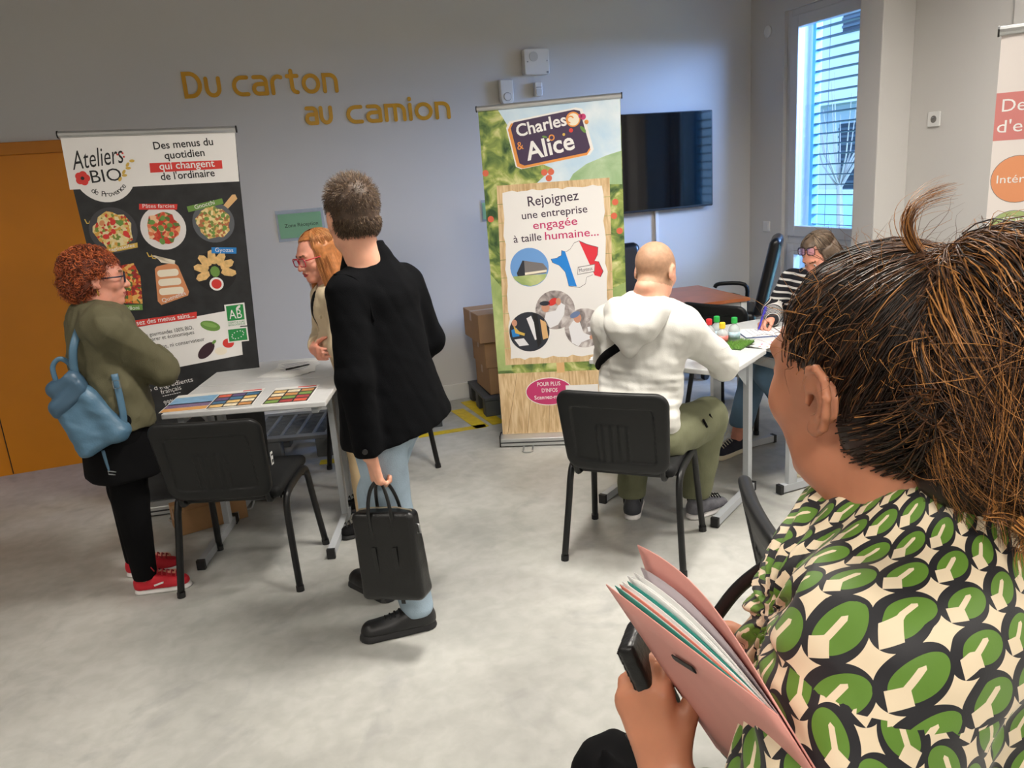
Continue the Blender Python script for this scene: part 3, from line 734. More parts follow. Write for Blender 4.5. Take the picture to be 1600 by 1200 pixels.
def blotch(name, cols, scale, stops=None, rough=0.55):
    """printed photograph reduced to patches of colour"""
    m = bpy.data.materials.new(name); m.use_nodes = True; nt = m.node_tree; b = nt.nodes['Principled BSDF']; b.inputs['Roughness'].default_value = rough
    tc = nt.nodes.new('ShaderNodeTexCoord'); vo = nt.nodes.new('ShaderNodeTexVoronoi'); vo.inputs['Scale'].default_value = scale
    sp = nt.nodes.new('ShaderNodeSeparateColor'); r = nt.nodes.new('ShaderNodeValToRGB'); r.color_ramp.interpolation = 'CONSTANT'
    nt.links.new(tc.outputs['Object'], vo.inputs['Vector']); nt.links.new(vo.outputs['Color'], sp.inputs[0]); nt.links.new(sp.outputs[0], r.inputs[0])
    e = r.color_ramp.elements
    for i, c in enumerate(cols):
        p = i/len(cols)
        q = e[0] if i == 0 else e[1] if i == 1 else e.new(p)
        q.position = p; q.color = (*c, 1)
    nt.links.new(r.outputs[0], b.inputs['Base Color']); MATS[name] = m
    return m
def cloud(name, stops, scale, detail=6, dist=0.5, stretch=(1, 1, 1), rough=0.55):
    m = bpy.data.materials.new(name); m.use_nodes = True; nt = m.node_tree; b = nt.nodes['Principled BSDF']; b.inputs['Roughness'].default_value = rough
    tc = nt.nodes.new('ShaderNodeTexCoord'); mp = nt.nodes.new('ShaderNodeMapping'); mp.inputs['Scale'].default_value = stretch
    n = nt.nodes.new('ShaderNodeTexNoise'); n.inputs['Scale'].default_value = scale; n.inputs['Detail'].default_value = detail; n.inputs['Distortion'].default_value = dist
    r = nt.nodes.new('ShaderNodeValToRGB'); e = r.color_ramp.elements
    e[0].position, e[0].color = stops[0][0], (*stops[0][1], 1); e[1].position, e[1].color = stops[-1][0], (*stops[-1][1], 1)
    for p, c in stops[1:-1]: q = e.new(p); q.color = (*c, 1)
    nt.links.new(tc.outputs['Object'], mp.inputs[0]); nt.links.new(mp.outputs[0], n.inputs['Vector']); nt.links.new(n.outputs['Fac'], r.inputs[0]); nt.links.new(r.outputs[0], b.inputs['Base Color'])
    return m
K_tagl = blotch('food_tagliatelle', [S(228, 208, 150), S(222, 196, 120), S(200, 60, 45), S(120, 140, 60), S(230, 216, 170), S(214, 160, 70), S(226, 206, 150)], 70)
K_pate = blotch('food_pasta', [S(206, 80, 54), S(230, 160, 110), S(220, 120, 80), S(90, 120, 60), S(236, 190, 150), S(190, 56, 40)], 55)
K_gno = blotch('food_gnocchi', [S(230, 206, 140), S(216, 180, 110), S(234, 214, 160), S(120, 140, 70), S(180, 110, 70)], 75)
K_can = blotch('food_cannelloni', [S(200, 70, 40), S(220, 140, 60), S(90, 110, 50), S(150, 40, 40), S(230, 180, 100)], 60)
K_plate = mat('print_plate', S(226, 222, 220), 0.5); K_pan = mat('print_pan', S(92, 96, 102), 0.5); K_pan2 = mat('print_pan_dark', S(66, 66, 70), 0.5); K_wood = mat('print_wood', S(222, 178, 124), 0.55); K_skin = mat('print_dumpling', S(226, 186, 124), 0.55, var=.2, vscale=50); K_crm = mat('print_cream', S(238, 228, 208), 0.55)

# left banner (measured in its own plane: u across, v up)
t = banner('black and white roll-up banner with round plates of food, left', (-0.675, 4.59, 0), math.radians(-8), [(0.03, 0.05), (0.695, 0.05), (0.797, 2.02), (-0.033, 2.045)], K_dark, (0.0, 0.74))
flat(t, 'white_header', [(-0.044+.004, 1.791), (0.780, 1.772), (0.797, 2.018), (-0.033, 2.043)], 0.0012, K_w)
flat(t, 'logo_disc', disc(0.135, 1.862, 0.146, 0.146, 40), 0.0018, K_w)
lettering('Ateliers', t, -0.005, 1.885, 0.245, 1.905, K_blk, 0.0024, h=0.09, shear=0.35)
lettering('BIO', t, 0.07, 1.816, 0.215, 1.82, K_blk, 0.0024, h=0.062)
for i, c in enumerate('de Provence'):
    if c == ' ': continue
    a = math.radians(-128+i*8.6); R_ = 0.118; x = 0.135+R_*math.cos(a); z = 1.862+R_*math.sin(a); dx, dz = -math.sin(a)*0.0085, math.cos(a)*0.0085
    lettering(c, t, x-dx, z-dz, x+dx, z+dz, K_blk, 0.0024, h=0.027)
for k in range(5): a = k*1.257; flat(t, 'poppy_petal', disc(0.03+0.017*math.cos(a), 1.842+0.017*math.sin(a), 0.019, n=14), 0.0022+0.0001*k, K_red)
flat(t, 'poppy_heart', disc(0.03, 1.842, 0.009, n=12), 0.003, K_blk)
for k in range(6): flat(t, 'wheat_grain', disc(0.205+0.012*k+0.012*(k % 2), 1.825+0.017*k, 0.013, 0.007, 10, 0.9-(k % 2)*0.9), 0.0026+0.0001*k, K_yel)
for x, z in ((0.215, 1.945), (0.24, 1.950), (0.243, 1.932)): flat(t, 'red_dot', disc(x, z, 0.005, n=8), 0.0026, K_red)
lettering('Des menus du', t, 0.392, 1.958, 0.682, 1.962, K_blk, 0.0022, bold=0.012, h=0.037); lettering('quotidien', t, 0.436, 1.908, 0.632, 1.911, K_blk, 0.0022, bold=0.012, h=0.037)
flat(t, 'red_bar', [(0.354, 1.846), (0.708, 1.842), (0.711, 1.884), (0.358, 1.893)], 0.0018, K_red); lettering('qui changent', t, 0.402, 1.858, 0.672, 1.855, K_w, 0.0026, bold=0.012, h=0.036); lettering('de l\'ordinaire', t, 0.400, 1.806, 0.665, 1.807, K_blk, 0.0022, bold=0.012, h=0.037)
def dish(name, u, v, r, rim, food, rf=0.78, extra=None):
    d = flat(t, name, disc(u, v, r, n=36), 0.0014, rim); n = 22; pts = []
    for i in range(n):
        a = 2*PI*i/n; q = r*rf*(1+0.07*math.sin(5*a+u*40)+0.05*math.sin(9*a)); pts.append((u+q*math.cos(a), v+q*math.sin(a)))
    flat(d, 'food_print', pts, 0.0020, food)
    for k, (dx, dz, rr, m) in enumerate(extra or []): flat(d, 'garnish_print', disc(u+dx*r, v+dz*r, rr*r, rr*r*0.8, 12, k), 0.0026+0.0001*k, m)
    return d
dish('pan_print', 0.124, 1.575, 0.116, K_pan2, K_tagl, 0.8, [(-.35, -.25, .14, K_red), (0.05, .35, .14, K_red), (.5, -.2, .15, K_red), (.35, .3, .14, K_grn), (-.4, .35, .13, K_or), (0, -.05, .12, K_red)])
dish('plate_print', 0.367, 1.566, 0.112, K_plate, K_pate, 0.72, [(-.45, .3, .14, K_grn), (.05, .45, .13, K_grn), (-.1, .0, .15, K_grn), (.3, .1, .13, K_grn), (.3, -.3, .12, K_grn), (-.15, -.6, .15, K_grn)])
dish('pan_print', 0.619, 1.574, 0.105, K_pan, K_gno, 0.80, [(-.3, .2, .12, K_grn), (.5, .3, .12, K_grn), (.5, -.3, .12, K_grn), (-.1, -.5, .1, K_grn)])
flat(t, 'pan_handle', [(0.675, 1.650), (0.695, 1.632), (0.757, 1.685), (0.750, 1.708), (0.735, 1.708)], 0.0013, K_wood)
flat(t, 'red_label', [(0.267, 1.668), (0.45, 1.654), (0.457, 1.681), (0.272, 1.697)], 0.0022, K_red); lettering('Pâtes farcies', t, 0.286, 1.675, 0.44, 1.664, K_w, 0.0028, h=0.02)
flat(t, 'green_label', [(0.504, 1.636), (0.685, 1.665), (0.681, 1.693), (0.50, 1.665)], 0.0023, K_grn); lettering('Gnocchi', t, 0.540, 1.648, 0.642, 1.667, K_w, 0.0028, h=0.022)
flat(t, 'yellow_label', [(0.07, 1.462), (0.225, 1.478), (0.228, 1.503), (0.072, 1.486)], 0.0023, K_yel); lettering('tagliatelles', t, 0.085, 1.470, 0.212, 1.484, K_w, 0.0028, h=0.017)
flat(t, 'dish_print', [(0.08, 1.20), (0.195, 1.185), (0.21, 1.33), (0.19, 1.40), (0.09, 1.39)], 0.0014, K_can)
flat(t, 'green_label', [(0.04, 1.160), (0.190, 1.152), (0.193, 1.182), (0.043, 1.190)], 0.0023, K_grn); lettering('Cannelloni', t, 0.052, 1.163, 0.174, 1.157, K_w, 0.0028, h=0.02)
bd_ = flat(t, 'board_print', [(0.272, 1.19), (0.286, 1.168), (0.428, 1.205), (0.436, 1.225), (0.405, 1.365), (0.385, 1.385), (0.300, 1.372), (0.288, 1.36)], 0.0014, K_or)
for k in range(3): flat(bd_, 'quenelle_print', rrect(0.296-0.004*k, 1.315-0.048*k, 0.402+0.005*k, 1.352-0.048*k, 0.016), 0.002, K_crm)
flat(bd_, 'cloth_print', [(0.285, 1.43), (0.30, 1.43), (0.325, 1.39), (0.39, 1.375), (0.395, 1.395), (0.375, 1.402), (0.31, 1.412)], 0.0021, K_crm)
lettering('Quenelles', bd_, 0.296, 1.180, 0.42, 1.211, K_w, 0.0028, h=0.022)
gy = flat(t, 'bowl_print', disc(0.586, 1.318, 0.107, n=32), 0.0014, K_blk)
for k in range(7):
    a = math.radians(-10+k*36); cx_, cz_ = 0.586+0.068*math.cos(a), 1.325+0.068*math.sin(a)
    flat(gy, 'dumpling_print', [(cx_+x*math.cos(a)-z*math.sin(a), cz_+x*math.sin(a)+z*math.cos(a)) for x, z in [(-.038, -.012), (-.02, -.024), (.02, -.026), (.04, -.012), (.036, .006), (.0, .018), (-.03, .01)]], 0.002+0.0001*k, K_skin)
flat(gy, 'herb_print', disc(0.585, 1.318, 0.025, 0.03, 9), 0.003, K_grn); flat(gy, 'sauce_bowl_print', disc(0.582, 1.252, 0.036, n=20), 0.0032, K_w); flat(gy, 'sauce_print', disc(0.582, 1.252, 0.026, n=20), 0.0036, K_red)
flat(t, 'blue_label', [(0.583, 1.415), (0.708, 1.402), (0.713, 1.434), (0.588, 1.447)], 0.0038, K_blu); lettering('Gyozas', t, 0.603, 1.421, 0.694, 1.412, K_w, 0.0044, h=0.022)
for x, z in ((0.0, 1.64), (0.265, 1.447)):
    mb = MB(); ribbon(mb, [(x, z), (x+.006, z-.02), (x+.018, z-.02), (x+.02, z-.012), (x+.022, z-.03), (x+.036, z-.034)], 0.005); o = mb.build('noodle_print', K_yel, t); o.location.y = -0.0006; o.scale.y = 0.1
flat(t, 'white_panel', [(0.05, 0.80), (0.655, 0.852), (0.672, 1.108), (0.06, 1.055)], 0.0014, K_w)
flat(t, 'red_bar', [(0.05, 1.062), (0.451, 1.078), (0.457, 1.114), (0.055, 1.097)], 0.0020, K_red); lettering('Proposez des menus sains...', t, 0.062, 1.070, 0.44, 1.087, K_w, 0.0026, bold=0.01, h=0.026)
for s, u0, v0, u1, v1, h in (('Des recettes gourmandes 100% BIO,', 0.07, 0.998, 0.425, 1.022, .021), ('faciles à préparer et économiques', 0.07, 0.972, 0.425, 0.996, .021), ('Sans colorant, ni conservateur', 0.12, 0.925, 0.472, 0.953, .021), ('Portions adaptées.', 0.14, 0.872, 0.30, 0.885, .017), ('collations.', 0.19, 0.842, 0.28, 0.850, .017)):
    lettering(s, t, u0, v0, u1, v1, K_blk, 0.0022, h=h)
ab = flat(t, 'organic_badge', [(0.597, 1.012), (0.703, 1.012), (0.708, 1.138), (0.602, 1.136)], 0.0020, K_w); flat(ab, 'badge_green', [(0.606, 1.046), (0.695, 1.046), (0.699, 1.130), (0.610, 1.128)], 0.0025, K_ab)
lettering('AB', ab, 0.618, 1.056, 0.685, 1.056, K_w, 0.003, h=0.050); flat(ab, 'badge_leaf', disc(0.672, 1.115, 0.016, 0.007, 10, 0.7), 0.003, K_w); lettering('AGRICULTURE', ab, 0.607, 1.031, 0.694, 1.031, K_ab, 0.003, h=0.010); lettering('BIOLOGIQUE', ab, 0.607, 1.018, 0.694, 1.018, K_ab, 0.003, h=0.010)
eu = flat(t, 'leaf_badge', [(0.590, 0.926), (0.700, 0.926), (0.703, 1.006), (0.594, 1.006)], 0.0030, K_w); flat(eu, 'badge_green', [(0.597, 0.933), (0.693, 0.933), (0.695, 0.999), (0.600, 0.999)], 0.0034, K_ab)
for k in range(12):
    a = 2*PI*k/12; flat(eu, 'star_print', disc(0.647+0.032*math.cos(a), 0.966+0.019*math.sin(a)+0.008*math.cos(a), 0.0034, n=5), 0.0038, K_w)
flat(t, 'basil_print', disc(0.513, 1.030, 0.052, 0.027, 18, -0.35), 0.0019, K_grn); flat(t, 'basil_fold_print', disc(0.510, 1.036, 0.040, 0.012, 14, -0.35), 0.0023, mat('print_grn2', S(132, 172, 90), .55))
flat(t, 'aubergine_print', disc(0.470, 0.897, 0.058, 0.029, 20, 0.72), 0.0019, mat('print_aubergine', S(58, 34, 44), 0.5)); flat(t, 'stalk_print', disc(0.518, 0.940, 0.014, 0.008, 10, 0.7), 0.0022, K_grn)
flat(t, 'mushroom_print', disc(0.545, 0.886, 0.032, 0.022, 16), 0.0019, K_crm); flat(t, 'tomato_print', disc(0.590, 0.925, 0.030, 0.026, 16), 0.0018, K_red)
lettering('99% d\'ingrédients', t, 0.09, 0.700, 0.375, 0.735, K_w, 0.0018, h=0.026); lettering('français', t, 0.20, 0.683, 0.308, 0.698, K_w, 0.0018, h=0.026); lettering('--------', t, 0.205, 0.662, 0.30, 0.672, K_w, 0.0018, h=0.03); lettering('99% bio', t, 0.205, 0.618, 0.31, 0.632, K_w, 0.0018, h=0.026)

# centre banner: orchard, wooden board, torn paper
C_tree = cloud('print_orchard', [(0.30, S(40, 72, 40)), (0.42, S(92, 118, 62)), (0.55, S(150, 166, 84)), (0.66, S(205, 205, 140)), (0.8, S(236, 232, 190))], 11, 8, 0.8)
C_sky = cloud('print_sky', [(0.3, S(170, 205, 232)), (0.55, S(206, 224, 236)), (0.75, S(240, 244, 246))], 3.5)
C_plank = cloud('print_planks', [(0.3, S(190, 156, 112)), (0.5, S(214, 184, 140)), (0.7, S(232, 208, 168))], 7, 5, 0.8, (7, 1, 1))
C_hill = cloud('print_far_hills', [(0.3, S(136, 170, 120)), (0.55, S(176, 200, 160)), (0.7, S(200, 216, 206))], 6)
C_lawn = cloud('print_lawn', [(0.3, S(120, 150, 80)), (0.55, S(180, 196, 130)), (0.7, S(216, 216, 160))], 5)
t = banner('orchard-printed recruiting roll-up banner in the centre', (1.48, 4.62, 0), math.radians(-25), [(0.0, 0.06), (0.822, 0.06), (0.83, 2.082), (0.004, 2.072)], C_tree, (-0.012, 0.835))
flat(t, 'sky_print', [(0.27, 1.60), (0.824, 1.62), (0.829, 2.08), (0.12, 2.073), (0.20, 1.93), (0.25, 1.80), (0.42, 1.72)], 0.0011, C_sky)
flat(t, 'hill_print', [(0.50, 1.62), (0.824, 1.60), (0.826, 1.79), (0.74, 1.77), (0.62, 1.73), (0.54, 1.68)], 0.0014, C_hill)
flat(t, 'lawn_print', [(0.0, 0.50), (0.09, 0.50), (0.09, 1.0), (0.0, 1.12)], 0.0011, C_lawn); flat(t, 'lawn_print', [(0.73, 0.55), (0.823, 0.55), (0.824, 1.02), (0.73, 0.98)], 0.0011, C_lawn)
flat(t, 'floor_planks_print', [(0.0, 0.062), (0.820, 0.062), (0.821, 0.475), (0.0, 0.482)], 0.0012, C_plank)
K_seam = mat('print_seam', S(140, 104, 66), 0.6)
for x0, x1 in ((0.03, 0.12), (0.16, 0.22), (0.30, 0.33), (0.46, 0.45), (0.62, 0.57), (0.76, 0.68)): flat(t, 'plank_seam', [(x0-.0015, 0.064), (x0+.0015, 0.064), (x1+.001, 0.478), (x1-.001, 0.478)], 0.0014, K_seam)
flat(t, 'post_print', [(0.375, 0.47), (0.425, 0.47), (0.425, 0.56), (0.375, 0.56)], 0.0014, K_wood)
for j in range(10):
    z0 = 0.535+j*0.111; flat(t, 'board_print', [(0.052+0.003*j*.9, z0+.001), (0.742+0.001*j, z0+.001), (0.743+0.001*j, z0+0.109), (0.054+0.003*j, z0+0.109)], 0.0017, C_plank)
wob = lambda s: 0.006*math.sin(s*31)+0.004*math.sin(s*71)
pp = [(0.088+0.60*i/20, 0.575+wob(i/20)) for i in range(21)]+[(0.712+wob(i/20+2)*0.8, 0.58+1.02*i/20) for i in range(1, 21)]+[(0.712-0.60*i/20, 1.603+wob(i/20+4)*.7) for i in range(1, 21)]+[(0.112-0.024*i/20+wob(i/20+6)*.8, 1.60-1.02*i/20) for i in range(1, 20)]
flat(t, 'paper_print', pp, 0.0021, K_w)
lo = [(0.196, 1.995), (0.565, 2.040), (0.600, 2.030), (0.652, 1.815), (0.630, 1.786), (0.245, 1.737), (0.215, 1.752), (0.176, 1.962)]
cxl, czl = 0.41, 1.888
sc_ = lambda k, dx=0, dz=0: [(cxl+(x-cxl)*k+dx, czl+(z-czl)*k+dz) for x, z in lo]
K_pur = mat('print_purple', S(66, 48, 78), 0.55); K_pink = mat('print_pink', S(196, 56, 110), 0.55); K_oran2 = mat('print_orange2', S(228, 150, 72), 0.55)
lg = flat(t, 'logo_border', sc_(1.06), 0.0026, K_w); flat(lg, 'logo_orange', sc_(1.0, -.004, -.006), 0.0029, K_oran2); flat(lg, 'logo_purple', sc_(0.96, .004, .004), 0.0033, K_pur)
lettering('Charles', lg, 0.225, 1.912, 0.520, 1.957, K_w, 0.004, bold=0.02, h=0.068); lettering('Alice', lg, 0.275, 1.775, 0.560, 1.822, K_w, 0.004, bold=0.02, h=0.100); lettering('&', lg, 0.222, 1.838, 0.258, 1.843, K_oran2, 0.004, h=0.045)
flat(lg, 'apple_print', disc(0.555, 1.985, 0.042, n=22), 0.0042, K_oran2); flat(lg, 'apple_print', disc(0.556, 1.984, 0.034, n=22), 0.0045, K_crm); mb = MB(); ribbon(mb, [(0.54+0.018*math.cos(a*.5), 1.985+0.018*math.sin(a*.5)) for a in range(1, 10)], 0.007); o = mb.build('apple_swirl', K_oran2, lg); o.scale.y = 0.1; o.location.y = -0.0046
for x, z, r, m in ((0.613, 1.995, .017, K_pink), (0.598, 2.0, .012, K_pink), (0.632, 1.965, .012, K_oran2), (0.54, 1.925, .012, K_red), (0.497, 1.905, .008, K_yel), (0.425, 1.893, .018, K_oran2)): flat(lg, 'fruit_dot', disc(x, z, r, n=14), 0.0049, m)
flat(lg, 'fruit_dot', disc(0.425, 1.893, .011, n=14), 0.0053, K_pur); flat(lg, 'leaf_print', disc(0.610, 1.925, .024, .010, 12, -0.9), 0.0049, K_grn); flat(lg, 'leaf_print', disc(0.385, 1.90, .016, .006, 12, -0.3), 0.0049, K_grn)
for x, z in ((0.37, 1.70), (0.41, 1.70), (0.02, 1.72), (0.03, 1.45), (0.78, 1.50), (0.80, 1.33), (0.77, 1.42), (0.395, 1.665)): flat(t, 'apple_print', disc(x, z, 0.019, n=14), 0.0016 if x < .1 or x > .7 else 0.0019, mat('print_apple', S(214, 104, 76), 0.55))
K_tx = mat('print_aubtext', S(62, 46, 66), 0.55)
for s, u0, v0, u1, v1, h, m in (('Rejoignez', 0.262, 1.510, 0.566, 1.528, .058, K_tx), ('une entreprise', 0.220, 1.436, 0.614, 1.452, .045, K_tx), ('engagée', 0.284, 1.373, 0.551, 1.384, .048, K_pink), ('à taille', 0.160, 1.300, 0.330, 1.305, .045, K_tx), ('humaine...', 0.352, 1.305, 0.675, 1.312, .048, K_pink)):
    lettering(s, t, u0, v0, u1, v1, m, 0.0027, bold=0.006, h=h)
C_fact = cloud('print_steel', [(0.3, S(90, 84, 84)), (0.5, S(170, 160, 158)), (0.7, S(226, 222, 220))], 14, 4, 1.0); K_skyb = mat('print_skyblue', S(110, 160, 220), 0.55); K_coat = mat('print_coat', S(232, 232, 236), .55); K_face = mat('print_face', S(206, 150, 124), .55); K_mdk = mat('print_machine', S(44, 48, 58), .55); K_grey = mat('print_grey', S(122, 118, 118), .55)
c1 = flat(t, 'photo_disc', disc(0.245, 1.146, 0.118, n=36), 0.0026, K_skyb)
flat(c1, 'factory_print', [(0.165, 1.115), (0.205, 1.19), (0.33, 1.165), (0.355, 1.13), (0.345, 1.105), (0.17, 1.09)], 0.0030, K_grey); flat(c1, 'factory_print', [(0.165, 1.115), (0.205, 1.19), (0.215, 1.188), (0.215, 1.10), (0.17, 1.09)], 0.0033, K_mdk); flat(c1, 'grass_print', [(0.14, 1.095), (0.35, 1.10), (0.335, 1.07), (0.29, 1.04), (0.245, 1.03), (0.19, 1.043), (0.15, 1.075)], 0.0036, C_lawn); flat(c1, 'glass_front_print', [(0.215, 1.10), (0.348, 1.112), (0.350, 1.125), (0.215, 1.115)], 0.0038, K_crm)
frm = [(0.382, 1.187), (0.42, 1.192), (0.43, 1.20), (0.445, 1.205), (0.448, 1.235), (0.475, 1.225), (0.50, 1.24), (0.525, 1.275), (0.555, 1.285), (0.60, 1.262), (0.665, 1.240), (0.66, 1.195), (0.64, 1.16), (0.665, 1.155), (0.690, 1.095), (0.672, 1.062), (0.628, 1.078), (0.59, 1.065), (0.580, 1.025), (0.545, 1.005), (0.480, 1.018), (0.470, 1.07), (0.462, 1.105), (0.43, 1.145), (0.39, 1.165)]
flat(t, 'country_map', [(0.528+(x-.528)*1.025, 1.14+(z-1.14)*1.02) for x, z in frm], 0.0025, K_tx); mp_ = flat(t, 'country_map', frm, 0.0029, K_w)
flat(mp_, 'map_blue', [(0.382, 1.187), (0.42, 1.192), (0.43, 1.20), (0.445, 1.205), (0.448, 1.235), (0.468, 1.228), (0.528, 1.012), (0.480, 1.018), (0.470, 1.07), (0.462, 1.105), (0.43, 1.145), (0.39, 1.165)], 0.0032, mat('print_frblue', S(36, 134, 220), .55))
flat(mp_, 'map_red', [(0.555, 1.285), (0.60, 1.262), (0.665, 1.240), (0.66, 1.195), (0.64, 1.16), (0.665, 1.155), (0.690, 1.095), (0.672, 1.062), (0.640, 1.073)], 0.0032, mat('print_frred', S(222, 52, 66), .55))
flat(mp_, 'town_plate', [(0.535, 1.082), (0.640, 1.095), (0.645, 1.142), (0.540, 1.130)], 0.0036, K_grey); flat(mp_, 'town_plate', [(0.538, 1.086), (0.637, 1.099), (0.642, 1.138), (0.543, 1.126)], 0.0039, K_w); lettering('Monteux', mp_, 0.550, 1.096, 0.630, 1.107, K_tx, 0.0044, h=0.024)
c2 = flat(t, 'photo_disc', disc(0.387, 0.873, 0.122, n=36), 0.0026, C_fact); flat(c2, 'coat_print', [(0.31, 0.80), (0.33, 0.86), (0.39, 0.87), (0.42, 0.92), (0.45, 0.90), (0.44, 0.84), (0.40, 0.78), (0.35, 0.76)], 0.003, K_coat); flat(c2, 'face_print', disc(0.328, 0.895, 0.026, 0.032, 14), 0.0033, K_face); flat(c2, 'cap_print', disc(0.325, 0.918, 0.032, 0.015, 14), 0.0036, K_mdk); flat(c2, 'jar_print', disc(0.375, 0.925, 0.032, 0.020, 14, .6), 0.0036, K_red); flat(c2, 'hand_print', disc(0.41, 0.925, 0.016, 0.022, 12), 0.0039, K_face)
c3 = flat(t, 'photo_disc', disc(0.218, 0.744, 0.126, n=36), 0.0030, K_mdk); flat(c3, 'machine_print', [(0.205, 0.83), (0.235, 0.845), (0.285, 0.70), (0.25, 0.69)], 0.0034, K_coat); flat(c3, 'machine_print', [(0.29, 0.82), (0.325, 0.80), (0.335, 0.70), (0.30, 0.69)], 0.0034, K_wood); flat(c3, 'machine_print', [(0.245, 0.86), (0.275, 0.855), (0.29, 0.67), (0.265, 0.64)], 0.0037, K_blk); flat(c3, 'vest_print', [(0.105, 0.76), (0.14, 0.775), (0.155, 0.72), (0.11, 0.715)], 0.0034, K_blu); flat(c3, 'arm_print', [(0.12, 0.79), (0.155, 0.75), (0.19, 0.735), (0.185, 0.72), (0.13, 0.74)], 0.0037, K_yel); flat(c3, 'face_print', disc(0.128, 0.805, 0.017, 0.022, 12), 0.0037, K_face); flat(c3, 'paper_print', [(0.12, 0.70), (0.18, 0.705), (0.21, 0.66), (0.15, 0.655)], 0.0037, K_coat)
c4 = flat(t, 'photo_disc', disc(0.563, 0.750, 0.124, n=36), 0.0030, C_fact); flat(c4, 'coat_print', [(0.465, 0.76), (0.495, 0.80), (0.535, 0.79), (0.555, 0.72), (0.60, 0.70), (0.595, 0.68), (0.54, 0.66), (0.52, 0.635), (0.48, 0.66)], 0.0034, K_coat); flat(c4, 'face_print', disc(0.522, 0.815, 0.024, 0.03, 14), 0.0037, K_face); flat(c4, 'cap_print', disc(0.508, 0.837, 0.034, 0.018, 14, .4), 0.004, mat('print_cap', S(110, 130, 170), .55)); flat(c4, 'hand_print', disc(0.605, 0.69, 0.014, n=10), 0.0037, K_face); flat(c4, 'pipe_print', [(0.58, 0.755), (0.675, 0.765), (0.68, 0.735), (0.585, 0.725)], 0.0034, K_coat)
ov = flat(t, 'pink_oval', disc(0.318, 0.350, 0.150, 0.092, 40), 0.0018, K_w); flat(ov, 'pink_oval', disc(0.318, 0.350, 0.145, 0.087, 40), 0.0022, K_pink)
lettering('POUR PLUS', ov, 0.245, 0.388, 0.392, 0.388, K_w, 0.0026, bold=.008, h=0.026); lettering('D\'INFOS', ov, 0.272, 0.346, 0.372, 0.346, K_w, 0.0026, bold=.008, h=0.026); lettering('Scannez-moi !', ov, 0.222, 0.300, 0.418, 0.303, K_w, 0.0026, bold=.008, h=0.026)
flat(t, 'blank_code_square', [(0.425, 0.18), (0.63, 0.18), (0.63, 0.385), (0.425, 0.385)], 0.0030, K_w)

# right banner, cut by the frame
t = banner('white roll-up banner with coloured discs at the right edge', (2.60, 2.16, 0), math.radians(-52), [(0.0, 0.06), (0.80, 0.06), (0.80, 2.05), (0.0, 2.05)], mat('print_warmwhite', S(226, 218, 214), 0.55), (-0.01, 0.81))
def b3disc(u, v, r, m, lines):
    d = flat(t, 'colour_disc', disc(u, v, r+.002, n=32), 0.0012, K_grey); flat(d, 'colour_disc', disc(u, v, r, n=32), 0.0016, m)
    for i, (s, w) in enumerate(lines):
        z = v-0.012+(len(lines)-1)*0.022-i*0.044; lettering(s, d, u-w/2, z, u+w/2, z, K_w, 0.0022, h=0.028)
K_b3r = mat('print_b3red', S(206, 128, 124), .55)
flat(t, 'red_panel', [(0.0, 1.70), (0.80, 1.70), (0.80, 1.86), (0.0, 1.86)], 0.0012, K_b3r); lettering('Des', t, 0.02, 1.797, 0.115, 1.797, K_w, 0.0018, h=0.042); lettering('solutions', t, 0.145, 1.797, 0.40, 1.797, K_w, 0.0018, h=0.042); lettering('d\'emploi', t, 0.01, 1.727, 0.24, 1.727, K_w, 0.0018, h=0.042)
b3disc(0.085, 1.565, 0.080, mat('print_b3or', S(222, 148, 104), .55), [('Intérim', 0.125)]); b3disc(0.085, 1.375, 0.080, mat('print_b3gr', S(164, 180, 120), .55), [('CDD', .07), ('Contrat', .11), ('pro', .05)]); b3disc(0.085, 1.185, 0.080, mat('print_b3bl', S(108, 124, 180), .55), [('CDD', .085), ('CDI', .075)]); b3disc(0.085, 0.995, 0.080, K_b3r, [('Alternance', .13)])
b3disc(0.5, 1.47, 0.080, mat('print_b3vi', S(170, 130, 180), .55), []); b3disc(0.5, 1.28, 0.080, mat('print_b3or', S(222, 148, 104), .55), [])

